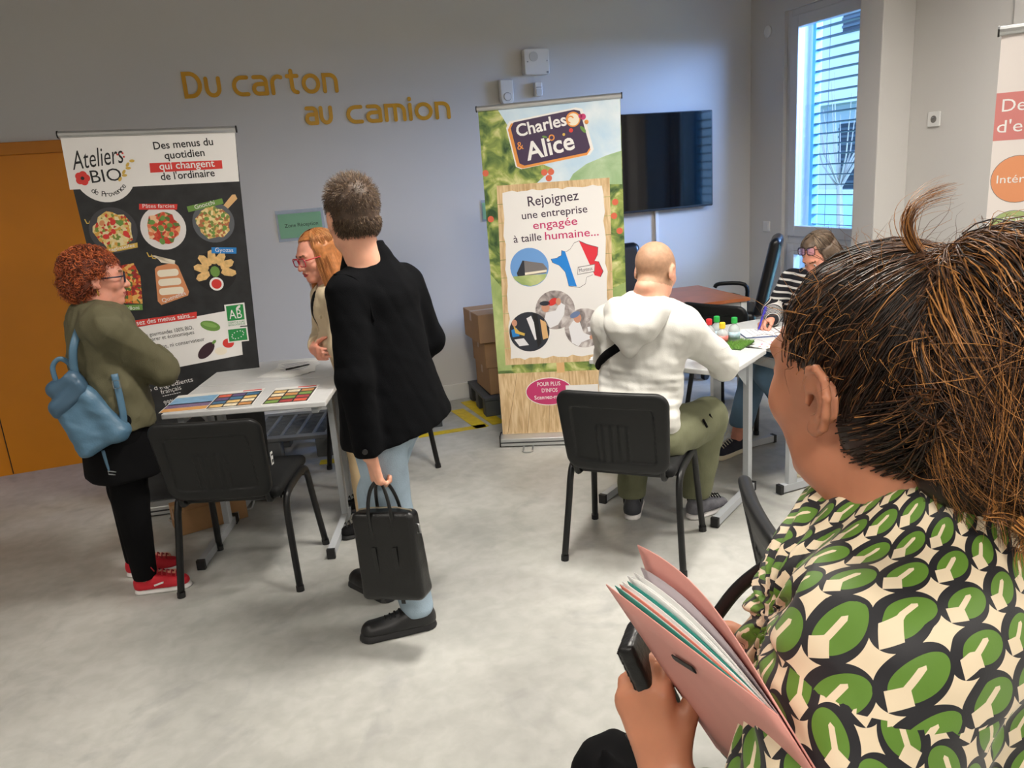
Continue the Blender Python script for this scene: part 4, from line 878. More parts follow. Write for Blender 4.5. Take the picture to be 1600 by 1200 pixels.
# ================================================================== PEOPLE
SK1 = mat('skin_light', S(214, 158, 132), 0.5, var=0.06, vscale=25, sss=0.25); SK2 = mat('skin_rosy', S(216, 150, 128), 0.5, var=0.07, vscale=25, sss=0.25); SK3 = mat('skin_tan', S(188, 126, 96), 0.48, var=0.06, vscale=30, sss=0.25)
M_lip = mat('lip', S(176, 92, 84), 0.4); M_lip2 = mat('lip_red', S(168, 66, 66), 0.4); M_brow = mat('brow_brown', S(110, 74, 50), 0.8); M_stub = mat('scalp_stubble', S(176, 136, 108), 0.6, var=0.12, vscale=60)
M_eyew = mat('eye_white', S(225, 222, 218), 0.2); M_iris = mat('eye_iris', S(60, 50, 42), 0.15)
class Head:
    """local axes: x = the person's right, y = forward, z = up; origin between the ears"""
    def __init__(s, c, fwd, up=(0, 0, 1), sc=1.0):
        s.c = np.array(c, float); f = nrm(fwd); u = np.array(up, float); u = nrm(u-f*(u@f)); r = np.cross(f, u)
        s.B = np.stack([r, f, u]); s.s = sc
    def loc(s, P): return ((P-s.c)@s.B.T)/s.s
    def wld(s, q): return s.c+(np.array(q, float)*s.s)@s.B
    def field(s, jaw=1.0, smile=False, nose=1.0, ears=True, es=1.0, fine=False):
        F = Field()
        F.u(ell((0, -.016, .036), (.076, .096, .084)), 0); F.u(ell((0, .012, .01), (.072, .082, .075)), .02)
        F.u(ell((0, .034, -.04), (.056*jaw, .058, .075)), .025); F.u(ell((0, .068, -.098), (.024*jaw, .022, .018)), .022)
        for x in (-1, 1):
            F.u(ell((x*.040, .058, -.022), (.024, .022, .022)), .02); F.u(ell((x*.046*jaw, .012, -.075), (.018, .03, .026)), .025)
        F.u(ell((0, .080, .028), (.048, .016, .011)), .015)
        for x in (-1, 1): F.s_(ell((x*.031, .099, .006), (.017, .014, .012)), .010)
        for x in (-1, 1): F.u(ell((x*.031, .077, .005), (.0145, .0125, .0105)), .003)
        F.u(cone((0, .086, .012), (0, .108*1+.004*(nose-1), -.030), .0075, .0125*nose), .010)
        for x in (-1, 1): F.u(ell((x*.012, .098, -.033), (.008, .010, .007)), .006)
        F.u(ell((0, .080, -.062), (.026, .016, .020)), .012)
        F.u(ell((0, .094, -.0575), (.023, .008, .0052)), .004); F.u(ell((0, .092, -.0695), (.020, .008, .0058)), .004)
        F.s_(ell((0, .101, -.0632), (.024 if not smile else .028, .010, .0018)), .002)
        if ears:
            for x in (-1, 1):
                E = np.stack([nrm((x*1.0, -.25, 0)), nrm((x*.25, 1.0, -.12)), nrm((0, .12, 1.0))])
                if fine:
                    o = np.array([x*.078, -.012, -.002]); W = lambda y, z, out=.012: tuple(o+es*(np.array([0, y, z])+np.array([x*1.0, -.15, 0])*(out-.25*(y-.012))))
                    F.u(ell(W(-.006, .002, .003), np.array((.0050, .017, .026))*es, E), .006)
                    hx = [W(.010, .000, .004), W(.012, .016, .006), W(.006, .029, .009), W(-.006, .033, .011), W(-.018, .026, .012), W(-.022, .010, .012), W(-.019, -.008, .010), W(-.012, -.022, .007), W(-.003, -.029, .005)]
                    for i in range(8): F.u(cone(hx[i], hx[i+1], .0042*es, .0042*es), .003)
                    ah = [W(-.004, .022, .007), W(-.011, .012, .008), W(-.012, -.002, .008), W(-.006, -.013, .007), W(.004, -.016, .006)]
                    for i in range(4): F.u(cone(ah[i], ah[i+1], .0032*es, .0034*es), .004)
                    F.u(ell(W(.004, -.027, .004), np.array((.0055, .0085, .0095))*es), .004); F.u(ell(W(.012, -.002, .006), np.array((.004, .004, .0065))*es), .003)
                    F.s_(ell(W(.003, -.003, .008), np.array((.009, .0065, .010))*es), .003)
                else:
                    F.u(ell((x*.081, -.012, -.003), (.0085, .019, .033), E), .004); F.u(ell((x*.078, .002, -.027), (.007, .009, .011)), .004)
                    F.s_(ell((x*.092, -.009, .002), (.0085, .0095, .018), E), .003); F.u(ell((x*.080, .0045, -.004), (.007, .005, .007)), .003)
        F.u(cone((0, -.022, -.045), (0, -.035, -.13), .054, .052), .03)
        g = lambda P: F(s.loc(P))*s.s
        r = .16*s.s; m = s.c+(-.03*s.s)*s.B[2]; g.bb = (m-r, m+r)
        return g
    def matfn(s, lips=1, brows=2):
        def fn(c):
            q = s.loc(c); i = np.zeros(len(c), int)
            L = (np.abs(q[:, 0]) < .024) & (q[:, 1] > .088) & (np.abs(q[:, 2]+.0635) < .0105*(1-(q[:, 0]/.027)**2)); i[L] = lips
            bz = .030-.10*np.abs(np.abs(q[:, 0])-.034)**1.0
            b = (np.abs(q[:, 0]) > .012) & (np.abs(q[:, 0]) < .047) & (q[:, 1] > .062) & (np.abs(q[:, 2]-bz) < .0045); i[b] = brows
            return i
        return fn
    def eyes(s, parent, org):
        for x in (-1, 1):
            F = Field().u(ell(s.wld((x*.031, .079, .0045)), np.array([.0115]*3)*s.s), 0)
            sdf_obj('eye', F, .0022, [M_eyew, M_iris], parent, org, matfn=lambda c, x=x: (np.linalg.norm(s.loc(c)[:, [0, 2]]-np.array([x*.031, .0045]), axis=1) < .0052).astype(int))
    def glasses(s, parent, org, m, ml, dz=0.0, dy=0.0, w=.026, h=.018, tilt=0.0, r=.0022, name='glasses'):
        t = MB()
        def W(q):
            y, z = q[1]-.1, q[2]
            return tuple(s.wld((q[0], .1+dy+y*math.cos(tilt)-z*math.sin(tilt), dz+y*math.sin(tilt)+z*math.cos(tilt)))-np.array(org))
        for x in (-1, 1):
            t.tube([W((x*.033+p[0], .103-.10*abs(abs(x*.033+p[0]))**1.3, .002+p[1])) for p in rrect(-w, -h, w, h*.9, .012, 4)], r*s.s, 6, closed=True)
            t.tube([W((x*(.033+w), .096, .010)), W((x*.077, .08, .010)), W((x*.083, .03, .008)), W((x*.083, -.012, .006)), W((x*.079, -.03, -.012))], r*s.s, 6)
        t.tube([W((-.008, .100, .006)), W((0, .103, .009)), W((.008, .100, .006))], r*s.s, 6)
        g = t.build(name, m, parent, smooth=True)
        for x in (-1, 1):
            l = MB(); l.add([W((x*.033+p[0], .102-.10*abs(abs(x*.033+p[0]))**1.3, .002+p[1])) for p in rrect(-w, -h, w, h*.9, .012, 4)], [tuple(range(20))] if False else [tuple(range(len(rrect(-w, -h, w, h*.9, .012, 4))))]); l.build('lens', ml, g)
        return g
def hand(F, wrist, d, n, side, curl=(.3, .4, .3), s=1.0, thumb=(.6, .7, .35), tcurl=.3, spread=.08, k=.008):
    """palm from the wrist along d; palm faces n; thumb leaves on `side`; fingers curl towards n"""
    w = np.array(wrist, float); d = nrm(d); n = np.array(n, float); n = nrm(n-d*(n@d)); t = np.cross(d, n); t = t if t@np.array(side) > 0 else -t
    for o in (-.026, -.009, .009, .026): F.u(cone(w+s*t*o*.6+s*d*.0, w+s*(d*(.088-.12*abs(o))+t*o), .015*s, .0125*s), .012)
    for i, (o, L) in enumerate(((.029, .070), (.010, .080), (-.010, .074), (-.028, .058))):
        p = w+s*(d*(.088-.25*abs(o-.01))+t*o); a = 0.0
        for j, (f, r0) in enumerate(((.46, .0092), (.30, .0084), (.24, .0076))):
            a += curl[j]; v = nrm(d*math.cos(a)+n*math.sin(a)+t*o*spread*10*.3); q = p+v*L*f*s
            F.u(cone(p, q, r0*s, (r0-.0008)*s), .004 if j else k); p = q
    p = w+s*(d*.022+t*.024+n*.004); v = nrm(d*thumb[0]+t*thumb[1]+n*thumb[2])
    for j, (L, r0) in enumerate(((.042, .0125), (.032, .0105), (.026, .0092))):
        q = p+v*L*s; F.u(cone(p, q, r0*s, (r0-.001)*s), .010 if j == 0 else .005); p = q; v = nrm(v+tcurl*(n*.5+d*.6-t*.4))
    return F
def limb(F, pts, rs, k=.02, flat=None):
    for i in range(len(pts)-1): F.u(cone(pts[i], pts[i+1], rs[i], rs[i+1], flat), k if i == 0 else .02)
    return F
def shoe(parent, org, heel, toe, up_h, mats, name='shoe', w=.043, sole=.028, swoosh=None, ankle=None):
    """low shoe: sole slab, upper, laces; heel and toe are points on the floor"""
    h = np.array(heel, float); t = np.array(toe, float); d = nrm(t-h); L = np.linalg.norm(t-h); sd = np.array([d[1], -d[0], 0])
    F = Field(); z = np.array([0, 0, 1.0])
    F.u(cone(h+d*.045+z*.0, t-d*.05, w*.86, w*1.05), .0).u(cone(t-d*.08-sd*.006, t-d*.045, w, w*.95), .02)
    G = Field(); G.u(F_ := Field().u(cone(h+d*.045, t-d*.05, w*.86, w*1.06), 0), 0) if False else None
    S_ = Field().u(cone(h+d*.043, t-d*.05, w*.86, w*.97), 0).i(half((0, 0, sole), (0, 0, 1)), .004).i(half((0, 0, .001), (0, 0, -1)), .002)
    o = np.array(org)
    sdf_obj(name+'_sole' if False else 'sole', S_, .005, mats[1], parent, o)
    U = Field().u(cone(h+d*.046+z*.03, t-d*.055+z*.028, w*.86, w*.92), 0).u(cone(h+d*.05+z*.05, h+d*.12+z*.055, w*.82, w*.80), .02).u(cone(h+d*.05+z*.06, h+d*.055+z*up_h, w*.80, w*.78), .02).u(cone(h+d*.10+z*.065, t-d*.10+z*.03, w*.7, w*.8), .02)
    U.i(half((0, 0, sole-.006), (0, 0, -1)), .004); U.i(half(h+d*.05+z*up_h, nrm(z+d*.25)), .006)
    up = sdf_obj('upper', U, .005, mats[0], parent, o)
    lc = MB()
    for i in range(5):
        p = h+d*(.125+.019*i)+z*(.1035-.0058*i)
        lc.tube([tuple(p-sd*.022-z*.012-o), tuple(p+z*.004-o), tuple(p+sd*.022-z*.012-o)], .0032, 5)
    lc.tube([tuple(h+d*.11+z*.125-o), tuple(h+d*.10+sd*.03+z*.14-o), tuple(h+d*.12+sd*.035+z*.11-o)], .0026, 5)
    lc.build('laces', mats[2], up, smooth=True)
    return up
def torso_frame(F): f = nrm(F); return f, np.array([f[1], -f[0], 0.0])   # forward, right

# ---------------------------------------------------------------- 1: man in the black jacket
M_jk = mat('black_wool', S(7, 8, 11), 0.95, bump=0.25, bscale=400, spec=.12); M_jn = mat('light_denim', S(148, 167, 182), 0.85, var=0.16, vscale=9, bump=0.2, bscale=250)
O = V3(0.44, 2.86, 0)
man = thing('person', 'tall man in a black jacket and light jeans holding a black briefcase', 'person', O)
f, r = torso_frame((-.62, .78, 0)); hc = V3(.475, 2.87, 0); Z = V3(0, 0, 1)
H1 = Head((.425, 2.89, 1.600), (-.22, .97, -.08), sc=1.07)
sl, sr = hc-r*.150+Z*1.35, hc+r*.165+Z*1.335
el, wl = V3(.335, 2.69, 1.06), V3(.352, 2.685, .775); er, wr = hc+r*.245+f*-.02+Z*1.10, hc+r*.20+f*.18+Z*.92
hl, hr = hc-r*.09+Z*.92, hc+r*.09+Z*.92; kl, al = V3(.425, 2.80, .49), V3(.475, 2.765, .09); kr, ar_ = V3(.41, 3.02, .50), V3(.375, 3.10, .09)
F = Field().u(H1.field(jaw=1.05), 0).u(cone(H1.wld((0, -.03, -.09)), hc+Z*1.40, .058, .066), .03)
F.u(cone(hc+Z*1.31, hc+Z*1.02, .150, .135, (f, .68)), .05).u(cone(hc+Z*1.02, hc+Z*.90, .135, .15, (f, .7)), .03)
for a in (sl, sr): F.u(cone(hc+Z*1.39, a, .06, .05), .03)
limb(F, [sl, el, wl], [.05, .04, .027]); limb(F, [sr, er, wr], [.05, .04, .027]); limb(F, [hl, kl, al], [.085, .055, .036]); limb(F, [hr, kr, ar_], [.085, .055, .036])
for a, d_ in ((al, (-1, .08, 0)), (ar_, (-.42, .9, 0))): F.u(cone(a-Z*.02, a+nrm(d_)*.14-Z*.05, .034, .025), .02)
hand(F, wl+V3(.008, 0, -.015), (.12, -.02, -1), (.9, .3, 0), f, curl=(.7, 1.2, .9), thumb=(.8, .45, .5))
hand(F, wr, f-Z*.3, -r, Z, curl=(.4, .5, .3))
sdf_obj('body', F, .0056, [SK1, M_lip, M_brow], man, O, matfn=H1.matfn())
H1.eyes(man, O)
# jacket
J = Field().u(cone(hc+Z*1.27, hc+Z*.80+r*.008, .180, .240, (f, .72)), 0).u(cone(sl+r*.03-Z*.005, sr-r*.03-Z*.005, .066, .066), .06).u(cone(hc+Z*1.455-f*.01, hc+Z*1.34, .066, .13, (f, .85)), .05)
limb(J, [sl, el, wl+Z*.0], [.074, .064, .050], .03); limb(J, [sr, er, wr], [.076, .068, .054], .03)
J.u(cone(hc+Z*.95+r*.10+f*.02, hc+Z*.81+r*.14, .13, .15), .05)
J.i(half(hc+Z*.795, nrm(V3(.10, .0, -1))), .01)
J.s_(cone(H1.wld((0, -.02, -.06)), hc+Z*1.38, .066, .064), .006)
J.s_(lambda P: np.maximum(np.linalg.norm(P-(wl-Z*.04), axis=1)-.047, P[:, 2]-.79), .004)
J.d(lambda P: .0045*noise3(P*np.array([1, 1, .45]), 26, 5)+.0022*noise3(P, 60, 8))
jk = sdf_obj('jacket', J, .0062, M_jk, man, O)
# turned-down collar: a cone-shaped band, higher at the nape
ncx = V3(.452, 2.878, 1.428)
def colf(P):
    q = P-ncx; z = q[:, 2]-.034-.10*np.clip(-(q@f), -.08, .08)*2.2; x = q@r; y = (q@f)/.92
    rad = np.sqrt(x*x+y*y); return smax(np.abs(rad-(.082-.55*np.clip(z, -.06, .06)*.62))-.0075, np.abs(z)-.042, .006)
colf.bb = (ncx-.16, ncx+.16)
sdf_obj('collar', Field().u(colf, 0).s_(half(ncx+f*.085, -f), .01), .0052, M_jk, jk, O)
MB().tube([tuple(p-O) for p in catmull([sl-r*.03+Z*.07+f*.02, sl-r*.01+Z*.062-f*.04, sl+r*.012+Z*.01-f*.078, sl+r*.02-Z*.10-f*.092], 5)], .0035, 6).build('armhole_seam', M_jk, jk, smooth=True)
MB().tube([tuple(wl+V3(-.02, -.05, .035)-O), tuple(wl+V3(-.02, -.056, .035)-O)], .010, 10).build('cuff_button', M_cap, jk)
# jeans
T = Field(); limb(T, [hl, kl, al+Z*.005], [.110, .079, .066], .0); limb(T, [hr, kr, ar_], [.110, .078, .064], .04); T.u(cone(hc+Z*.95, hc+Z*.86, .135, .15, (f, .75)), .04)
T.i(half((0, 0, .062), (0, 0, -1)), .006); T.d(lambda P: .004*noise3(P, 38, 11)*np.clip((.75-P[:, 2])*2, .4, 1.3))
jn = sdf_obj('jeans', T, .0070, M_jn, man, O)
shoe(man, O, (.545, 2.755, 0), (.235, 2.775, 0), .125, (mat('black_leather_shoe', S(24, 24, 26), .42), mat('sole_black', S(30, 30, 32), .6), mat('lace_black', S(12, 12, 13), .8)), w=.049, sole=.034)
shoe(man, O, (.415, 3.00, 0), (.285, 3.27, 0), .125, (MATS['black_leather_shoe'], MATS['sole_black'], M_cap), w=.049, sole=.034)
# short brown hair
M_h1 = mat('hair_brown', S(70, 52, 38), 0.55, var=.25, vscale=60); M_h1b = mat('hair_brown_light', S(120, 98, 74), 0.5)
def short_hair(Hd, parent, org, mats, seed, n=2600, L=.028):
    g = Field().u(ell((0, -.018, .046), (.083, .104, .088)), 0).u(ell((0, -.035, -.01), (.076, .082, .07)), .02)
    def cut(q): return np.maximum.reduce([(q[:, 1]-.074-.3*(q[:, 2]-.09)), np.minimum(-(q[:, 2]-.012)-0.0, q[:, 1]+.018), -(q[:, 2]+.062)])
    fn = lambda P: np.maximum(g(Hd.loc(P)), cut(Hd.loc(P)))*Hd.s-.0012*noise3(P, 130, seed)
    fn.bb = (Hd.c-.15, Hd.c+.15)
    Fh = Field().u(fn, 0)
    h = sdf_obj('hair', Fh, .0045, mats[0], parent, org)
    rr = np.random.default_rng(seed); v = rr.normal(size=(n*2, 3)); v /= np.linalg.norm(v, axis=1, keepdims=True)
    q = v*np.array([.081, .102, .086])+np.array([0, -.018, .046]); q2 = v[::-1]*np.array([.075, .081, .069])+np.array([0, -.035, -.01]); q2 = q2[q2[:, 2] < .0]; q = np.concatenate([q[(cut(q) < -.004)][:n], q2[cut(q2) < -.002][:1200]]); nn = (q-np.array([0, -.018, .046])); nn /= np.linalg.norm(nn, axis=1, keepdims=True)
    top = np.clip((q[:, 2]-.03)/.09, .22, 1)
    dr = nn*.55+np.array([0, .55, .25])*top[:, None]+np.array([0, -.2, -.9])*(1-top)[:, None]+rr.normal(size=nn.shape)*.28; dr /= np.linalg.norm(dr, axis=1, keepdims=True)
    P = np.stack([q+dr*(L*(.35+.65*top)[:, None])*t+nn*(.004*math.sin(t*3)) for t in np.linspace(0, 1, 4)], 1)
    W = Hd.c+(P*Hd.s).reshape(-1, 3)@Hd.B
    strands('hair_strands', W.reshape(P.shape), .0011, mats, h, org, colidx=(rr.random(len(q)) < .4).astype(int), kind='stuff')
short_hair(H1, man, O, [M_h1, M_h1b], 4)

# briefcase in his hand
M_lea = mat('black_bag_leather', S(10, 11, 12), 0.36, var=.1, vscale=20, bump=.12, bscale=150); M_zip = mat('zip_metal', S(190, 180, 160), .3, .9)
BO = V3(.345, 2.665, .125)
bag = thing('briefcase', 'soft black leather briefcase hanging from the man\'s left hand', 'bag', BO, math.radians(6))
bag.rotation_euler = (math.radians(-3), math.radians(-5), math.radians(-38))
bag.scale = (.84, .84, .84)
bag.location = Vector((.374, 2.680, .672))-bag.rotation_euler.to_matrix() @ Vector((0, 0, .530*.84))
def bagf(P):
    q = P.copy(); q[:, 1] = P[:, 1]/(0.75+.5*np.clip((.40-P[:, 2])/.4, 0, 1)); return rbox((0, 0, .20), (.150, .055, .20), .03)(q)
bagf.bb = (V3(-.17, -.10, -.01), V3(.17, .10, .43))
sdf_obj('bag_body', Field().u(bagf, 0).d(lambda P: .003*noise3(P, 30, 2)), .006, M_lea, bag)
for s in (-1, 1):
    MB().tube(catmull([(-.05, s*.045, .25), (-.055, s*.042, .40), (-.035, s*.025, .50), (0, s*.006, .535), (.035, s*.025, .50), (.055, s*.042, .40), (.05, s*.045, .25)], 5), .009, 8, flat=((0, 1, 0), .4)).build('handle', M_lea, bag, smooth=True)
    MB().box((-.05, s*.056, .12), (.02, .003, .26)).box((.05, s*.056, .12), (.02, .003, .26)).build('handle_strap', M_lea, bag, bevel=.001)
MB().tube([(-.125, 0, .405), (-.06, 0, .413), (.06, 0, .413), (.13, 0, .40), (.139, 0, .34)], .004, 6).build('zip', M_zip, bag)
MB().tube([(.142, -.012, .345), (.162, -.012, .34), (.166, -.012, .30), (.146, -.012, .298)], .0045, 8, closed=True).build('ring', mat('steel', S(190, 190, 192), .25, 1), bag, smooth=True)

# ---------------------------------------------------------------- 2: blonde woman behind the table
M_blouse = mat('beige_blouse', S(206, 190, 160), 0.75, bump=.15, bscale=200); M_bt = mat('beige_trousers', S(196, 172, 134), .8); M_tee = mat('black_tee', S(10, 10, 12), .85, spec=.2)
O = V3(.50, 3.92, 0)
wb = thing('person', 'woman with shoulder-length ginger-blonde hair and red glasses, arms crossed, in a beige blouse', 'person', O)
f, r = torso_frame((-.93, -.10, 0)); hc = V3(.535, 3.935, 0)
H2 = Head((.385, 3.92, 1.392), (-.86, -.36, -.20), (-.12, 0, 1), sc=.97)
top = hc+f*.105+Z*1.185; sl, sr = top-r*.15-Z*.0, top+r*.15
el, er = hc+f*.135-r*.20+Z*.97, hc+f*.13+r*.20+Z*.97; wl, wr = hc+f*.17+r*.04+Z*1.0, hc+f*.235-r*.05+Z*.955
hl, hr = hc-r*.08+Z*.84, hc+r*.08+Z*.84; al, ar_ = V3(.47, 3.74, .08), V3(.52, 4.06, .08); kl, kr = V3(.47, 3.80, .45), V3(.50, 4.03, .45)
F = Field().u(H2.field(jaw=.95), 0).u(cone(H2.wld((0, -.03, -.09)), top+Z*.03-f*.02, .048, .055), .03)
F.u(cone(top-Z*.06, hc+Z*.95, .125, .12, (f, .7)), .05).u(cone(hc+Z*.95, hc+Z*.82, .12, .15, (f, .75)), .04)
for a in (sl, sr): F.u(cone(top, a, .05, .045), .03)
limb(F, [sl, el, wl], [.045, .036, .024]); limb(F, [sr, er, wr], [.045, .036, .024]); limb(F, [hl, kl, al], [.085, .055, .034]); limb(F, [hr, kr, ar_], [.085, .055, .034])
for a in (al, ar_): F.u(cone(a-Z*.02, a+f*.13-Z*.05, .030, .022), .02)
hand(F, wl, r*.9-f*.1-Z*.15, -f*.3-Z, f, curl=(.5, .6, .4), s=.92); hand(F, wr, -r*.9-f*.05-Z*.1, -f, Z, curl=(.4, .5, .3), s=.92)
sdf_obj('body', F, .0056, [SK2, M_lip2, M_brow], wb, O, matfn=H2.matfn()); H2.eyes(wb, O)
M_redg = mat('red_glasses', S(180, 30, 48), .25); M_lens = mat('lens_clear', S(190, 180, 190), .05, alpha=.22)
H2.glasses(wb, O, M_redg, M_lens, w=.027, h=.021, r=.0026)
B2 = Field().u(cone(top-Z*.05, hc+Z*.78, .145, .165, (f, .75)), 0).u(cone(sl, sr, .058, .058), .05); limb(B2, [sl, el, el+(wl-el)*.72], [.065, .058, .047], .03); limb(B2, [sr, er, er+(wr-er)*.72], [.065, .058, .047], .03)
B2.i(half(hc+Z*.76, (0, 0, -1)), .01); B2.s_(cone(H2.wld((0, -.02, -.08)), top+Z*.0+f*.01, .052, .055), .006)
# open V at the front
B2.s_(lambda P: np.maximum.reduce([np.abs((P-top)@r)-.030*np.clip(((P-hc)[:, 2]-.86)/.3, 0, 1.2), -((P-top)@f)+.02]), .005)
B2.d(lambda P: .004*noise3(P, 34, 3)+.002*noise3(P, 80, 4))
bl2 = sdf_obj('blouse', B2, .0058, M_blouse, wb, O)
sdf_obj('tee_shirt', Field().u(cone(top-Z*.05+f*.012, hc+Z*.85, .125, .13, (f, .75)), 0).s_(cone(H2.wld((0, -.02, -.08)), top+f*.03, .05, .052), .005), .008, M_tee, wb, O)
for s in (-1, 1):
    G = Field().u(cone(top+r*s*.075-f*.03+Z*.035, top+r*s*.055+f*.08-Z*.03, .010, .010), 0).u(cone(top+r*s*.085-f*.02+Z*.015, top+r*s*.085+f*.085-Z*.075, .012, .009), .04); sdf_obj('collar', G, .005, M_blouse, bl2, O)
T = Field(); limb(T, [hl, kl, al], [.10, .080, .076], 0); limb(T, [hr, kr, ar_], [.10, .080, .076], .03); T.u(cone(hc+Z*.86, hc+Z*.80, .135, .15, (f, .8)), .04).i(half((0, 0, .055), (0, 0, -1)), .005).d(lambda P: .004*noise3(P, 30, 6)); sdf_obj('trousers', T, .0075, M_bt, wb, O)
shoe(wb, O, al*V3(1, 1, 0)-f*.06, al*V3(1, 1, 0)+f*.19, .10, (M_tee, M_cap, M_cap), w=.040); shoe(wb, O, ar_*V3(1, 1, 0)-f*.06, ar_*V3(1, 1, 0)+f*.19, .10, (M_tee, M_cap, M_cap), w=.040)
M_h2 = mat('hair_ginger', S(176, 112, 62), .45, var=.25, vscale=50); M_h2b = mat('hair_ginger_light', S(214, 156, 98), .42); M_h2c = mat('hair_ginger_dark', S(122, 74, 42), .5)
def bob(Hd, parent, org, mats, seed, n=2400, drop=.19, part=.02, wide=1.0):
    def loc_f(q):
        a = ell((0, -.022, .040), (.086*wide, .106, .090))(q)
        side = np.abs(q[:, 0]); w = .088*wide+.25*np.clip(-q[:, 2]-.02, 0, .2)
        b = np.maximum.reduce([np.sqrt((q[:, 0]/(1.02*wide))**2+(q[:, 1]+.030)**2)-.092-.10*np.clip(-q[:, 2], 0, .2), q[:, 2]-.05, -(q[:, 2]+drop)])
        d = smin(a, b, .025)
        face = np.maximum.reduce([-(q[:, 1]-.012-.25*np.clip(.09-q[:, 2], 0, .05)*0), side-.070+.35*np.clip(q[:, 2]-.045, 0, .06), q[:, 2]-.094])
        d = smax(d, -face, .008)
        d = smax(d, -ell((0, -.0, -.16), (.055, .06, .12))(q), .01)
        return d
    fn = lambda P: (loc_f(Hd.loc(P))-.003*noise3(Hd.loc(P)*np.array([1, 1, .25]), 110, seed)-.002*noise3(Hd.loc(P)*np.array([1, 1, .3]), 220, seed+1))*Hd.s
    fn.bb = (Hd.c-.24, Hd.c+.16)
    h = sdf_obj('hair', Field().u(fn, 0), .0045, mats[0], parent, org)
    rr = np.random.default_rng(seed); ps = []; 
    while len(ps) < n:
        a = rr.uniform(-PI, PI); z0 = rr.uniform(.2, 1.0)
        if abs(a) < .62 and rr.random() < .8: continue
        u = np.linspace(0, 1, 9); th = a+rr.normal()*.05*u
        ph = (1-u)*(.10+.5*rr.random())+u*1.35
        x = .090*wide*np.sin(th)*np.sin(np.clip(ph*1.25, 0, PI/2)); y = .107*np.cos(th)*np.sin(np.clip(ph*1.25, 0, PI/2))-.024; z = .040+.093*np.cos(np.clip(ph*1.25, 0, PI/2))-np.clip(u-.45, 0, 1)*(drop+.03)/.55*(.75+.3*rr.random())
        fl = 1+.55*np.clip(-z, 0, .2)
        if (np.cos(a)*.107 > .05) and abs(np.sin(a)) < .75: continue
        ps.append(np.stack([x*fl+rr.normal()*.002, y*fl, z], 1))
    P = np.array(ps)*np.array([1.035, 1.03, 1.0])+np.array([0, 0, .002]); W = Hd.c+(P*Hd.s).reshape(-1, 3)@Hd.B
    strands('hair_strands', W.reshape(P.shape), .0011, mats, h, org, colidx=rr.choice(len(mats), len(P), p=[.45, .35, .2]), kind='stuff')
bob(H2, wb, O, [M_h2, M_h2b, M_h2c], 12, drop=.165)

# ---------------------------------------------------------------- 3: woman with red curls
M_khaki = mat('khaki_jacket', S(88, 84, 60), .8, var=.08, vscale=10, bump=.15, bscale=220); M_blk = mat('black_jersey', S(7, 7, 9), .9, spec=.15)
O = V3(-.57, 3.68, 0)
wr_ = thing('person', 'woman with curly red hair in a khaki jacket, arms crossed, wearing red trainers', 'person', O)
f, r = torso_frame((.93, .30, 0)); hc = V3(-.585, 3.68, 0)
H3 = Head((-.540, 3.68, 1.412), (.93, .10, -.05), (.05, 0, 1), sc=1.0)
top = hc+f*.015+Z*1.245; sl, sr = top-r*.155-Z*.02, top+r*.155-Z*.02
el, er = hc+f*.19-r*.14+Z*.985, hc+f*.20+r*.115+Z*1.0; wl, wr2 = hc+f*.20+r*.02+Z*1.0, hc+f*.225-r*.06+Z*1.03
hl, hr = hc-r*.085+Z*.82, hc+r*.085+Z*.82; al, ar_ = V3(-.60, 3.78, .09), V3(-.58, 3.62, .09)
al, ar_ = V3(-.645, 3.82, .09), V3(-.59, 3.61, .09); kl, kr = V3(-.62, 3.77, .45), V3(-.585, 3.63, .45)
F = Field().u(H3.field(jaw=.95, smile=True, nose=1.05), 0).u(cone(H3.wld((0, -.03, -.09)), top+Z*.0, .05, .055), .03)
F.u(cone(top-Z*.06, hc+Z*.98, .13, .13, (f, .75)), .05).u(cone(hc+Z*.98, hc+Z*.82, .13, .155, (f, .8)), .04)
for a in (sl, sr): F.u(cone(top, a, .05, .045), .03)
limb(F, [sl, el, wl], [.05, .038, .025]); limb(F, [sr, er, wr2], [.05, .038, .025]); limb(F, [hl, kl, al], [.085, .058, .04]); limb(F, [hr, kr, ar_], [.085, .058, .04])
for a in (al, ar_): F.u(cone(a-Z*.02, a+f*.13-Z*.05, .030, .022), .02)
hand(F, wl, r*.8-f*.3, -f, Z, curl=(.4, .5, .3), s=.92); hand(F, wr2, -r*.85-f*.2, -f, Z, curl=(.4, .5, .3), s=.92)
sdf_obj('body', F, .0056, [SK2, M_lip, M_brow], wr_, O, matfn=H3.matfn()); H3.eyes(wr_, O)
H3.glasses(wr_, O, mat('navy_glasses', S(26, 24, 48), .3), M_lens, w=.026, h=.018, r=.0030)
MB().tube([tuple(H3.wld((.084, -.006, -.036))-O), tuple(H3.wld((.088, -.004, -.05))-O), tuple(H3.wld((.086, -.002, -.062))-O)], [.002, .004, .003], 6).build('earring', mat('gold', S(212, 170, 90), .25, 1), wr_)
J = Field().u(cone(top-Z*.06, hc+Z*.80+f*.005, .165, .185, (f, .84)), 0).u(cone(sl, sr, .072, .072), .05).u(cone(top+Z*.03, top-Z*.05, .065, .10), .04)
limb(J, [sl, el, wl-r*.01], [.078, .066, .050], .03); limb(J, [sr, er, wr2+r*.02], [.082, .072, .054], .03)
J.i(half(hc+Z*.79, nrm(V3(-.10, 0, -1))), .008); J.s_(cone(H3.wld((0, -.015, -.07)), top+f*.02, .055, .055), .006)
J.d(lambda P: .008*noise3(P*np.array([1, 1, .7]), 30, 21)+.0045*noise3(P, 62, 22))
jk = sdf_obj('jacket', J, .0058, M_khaki, wr_, O)
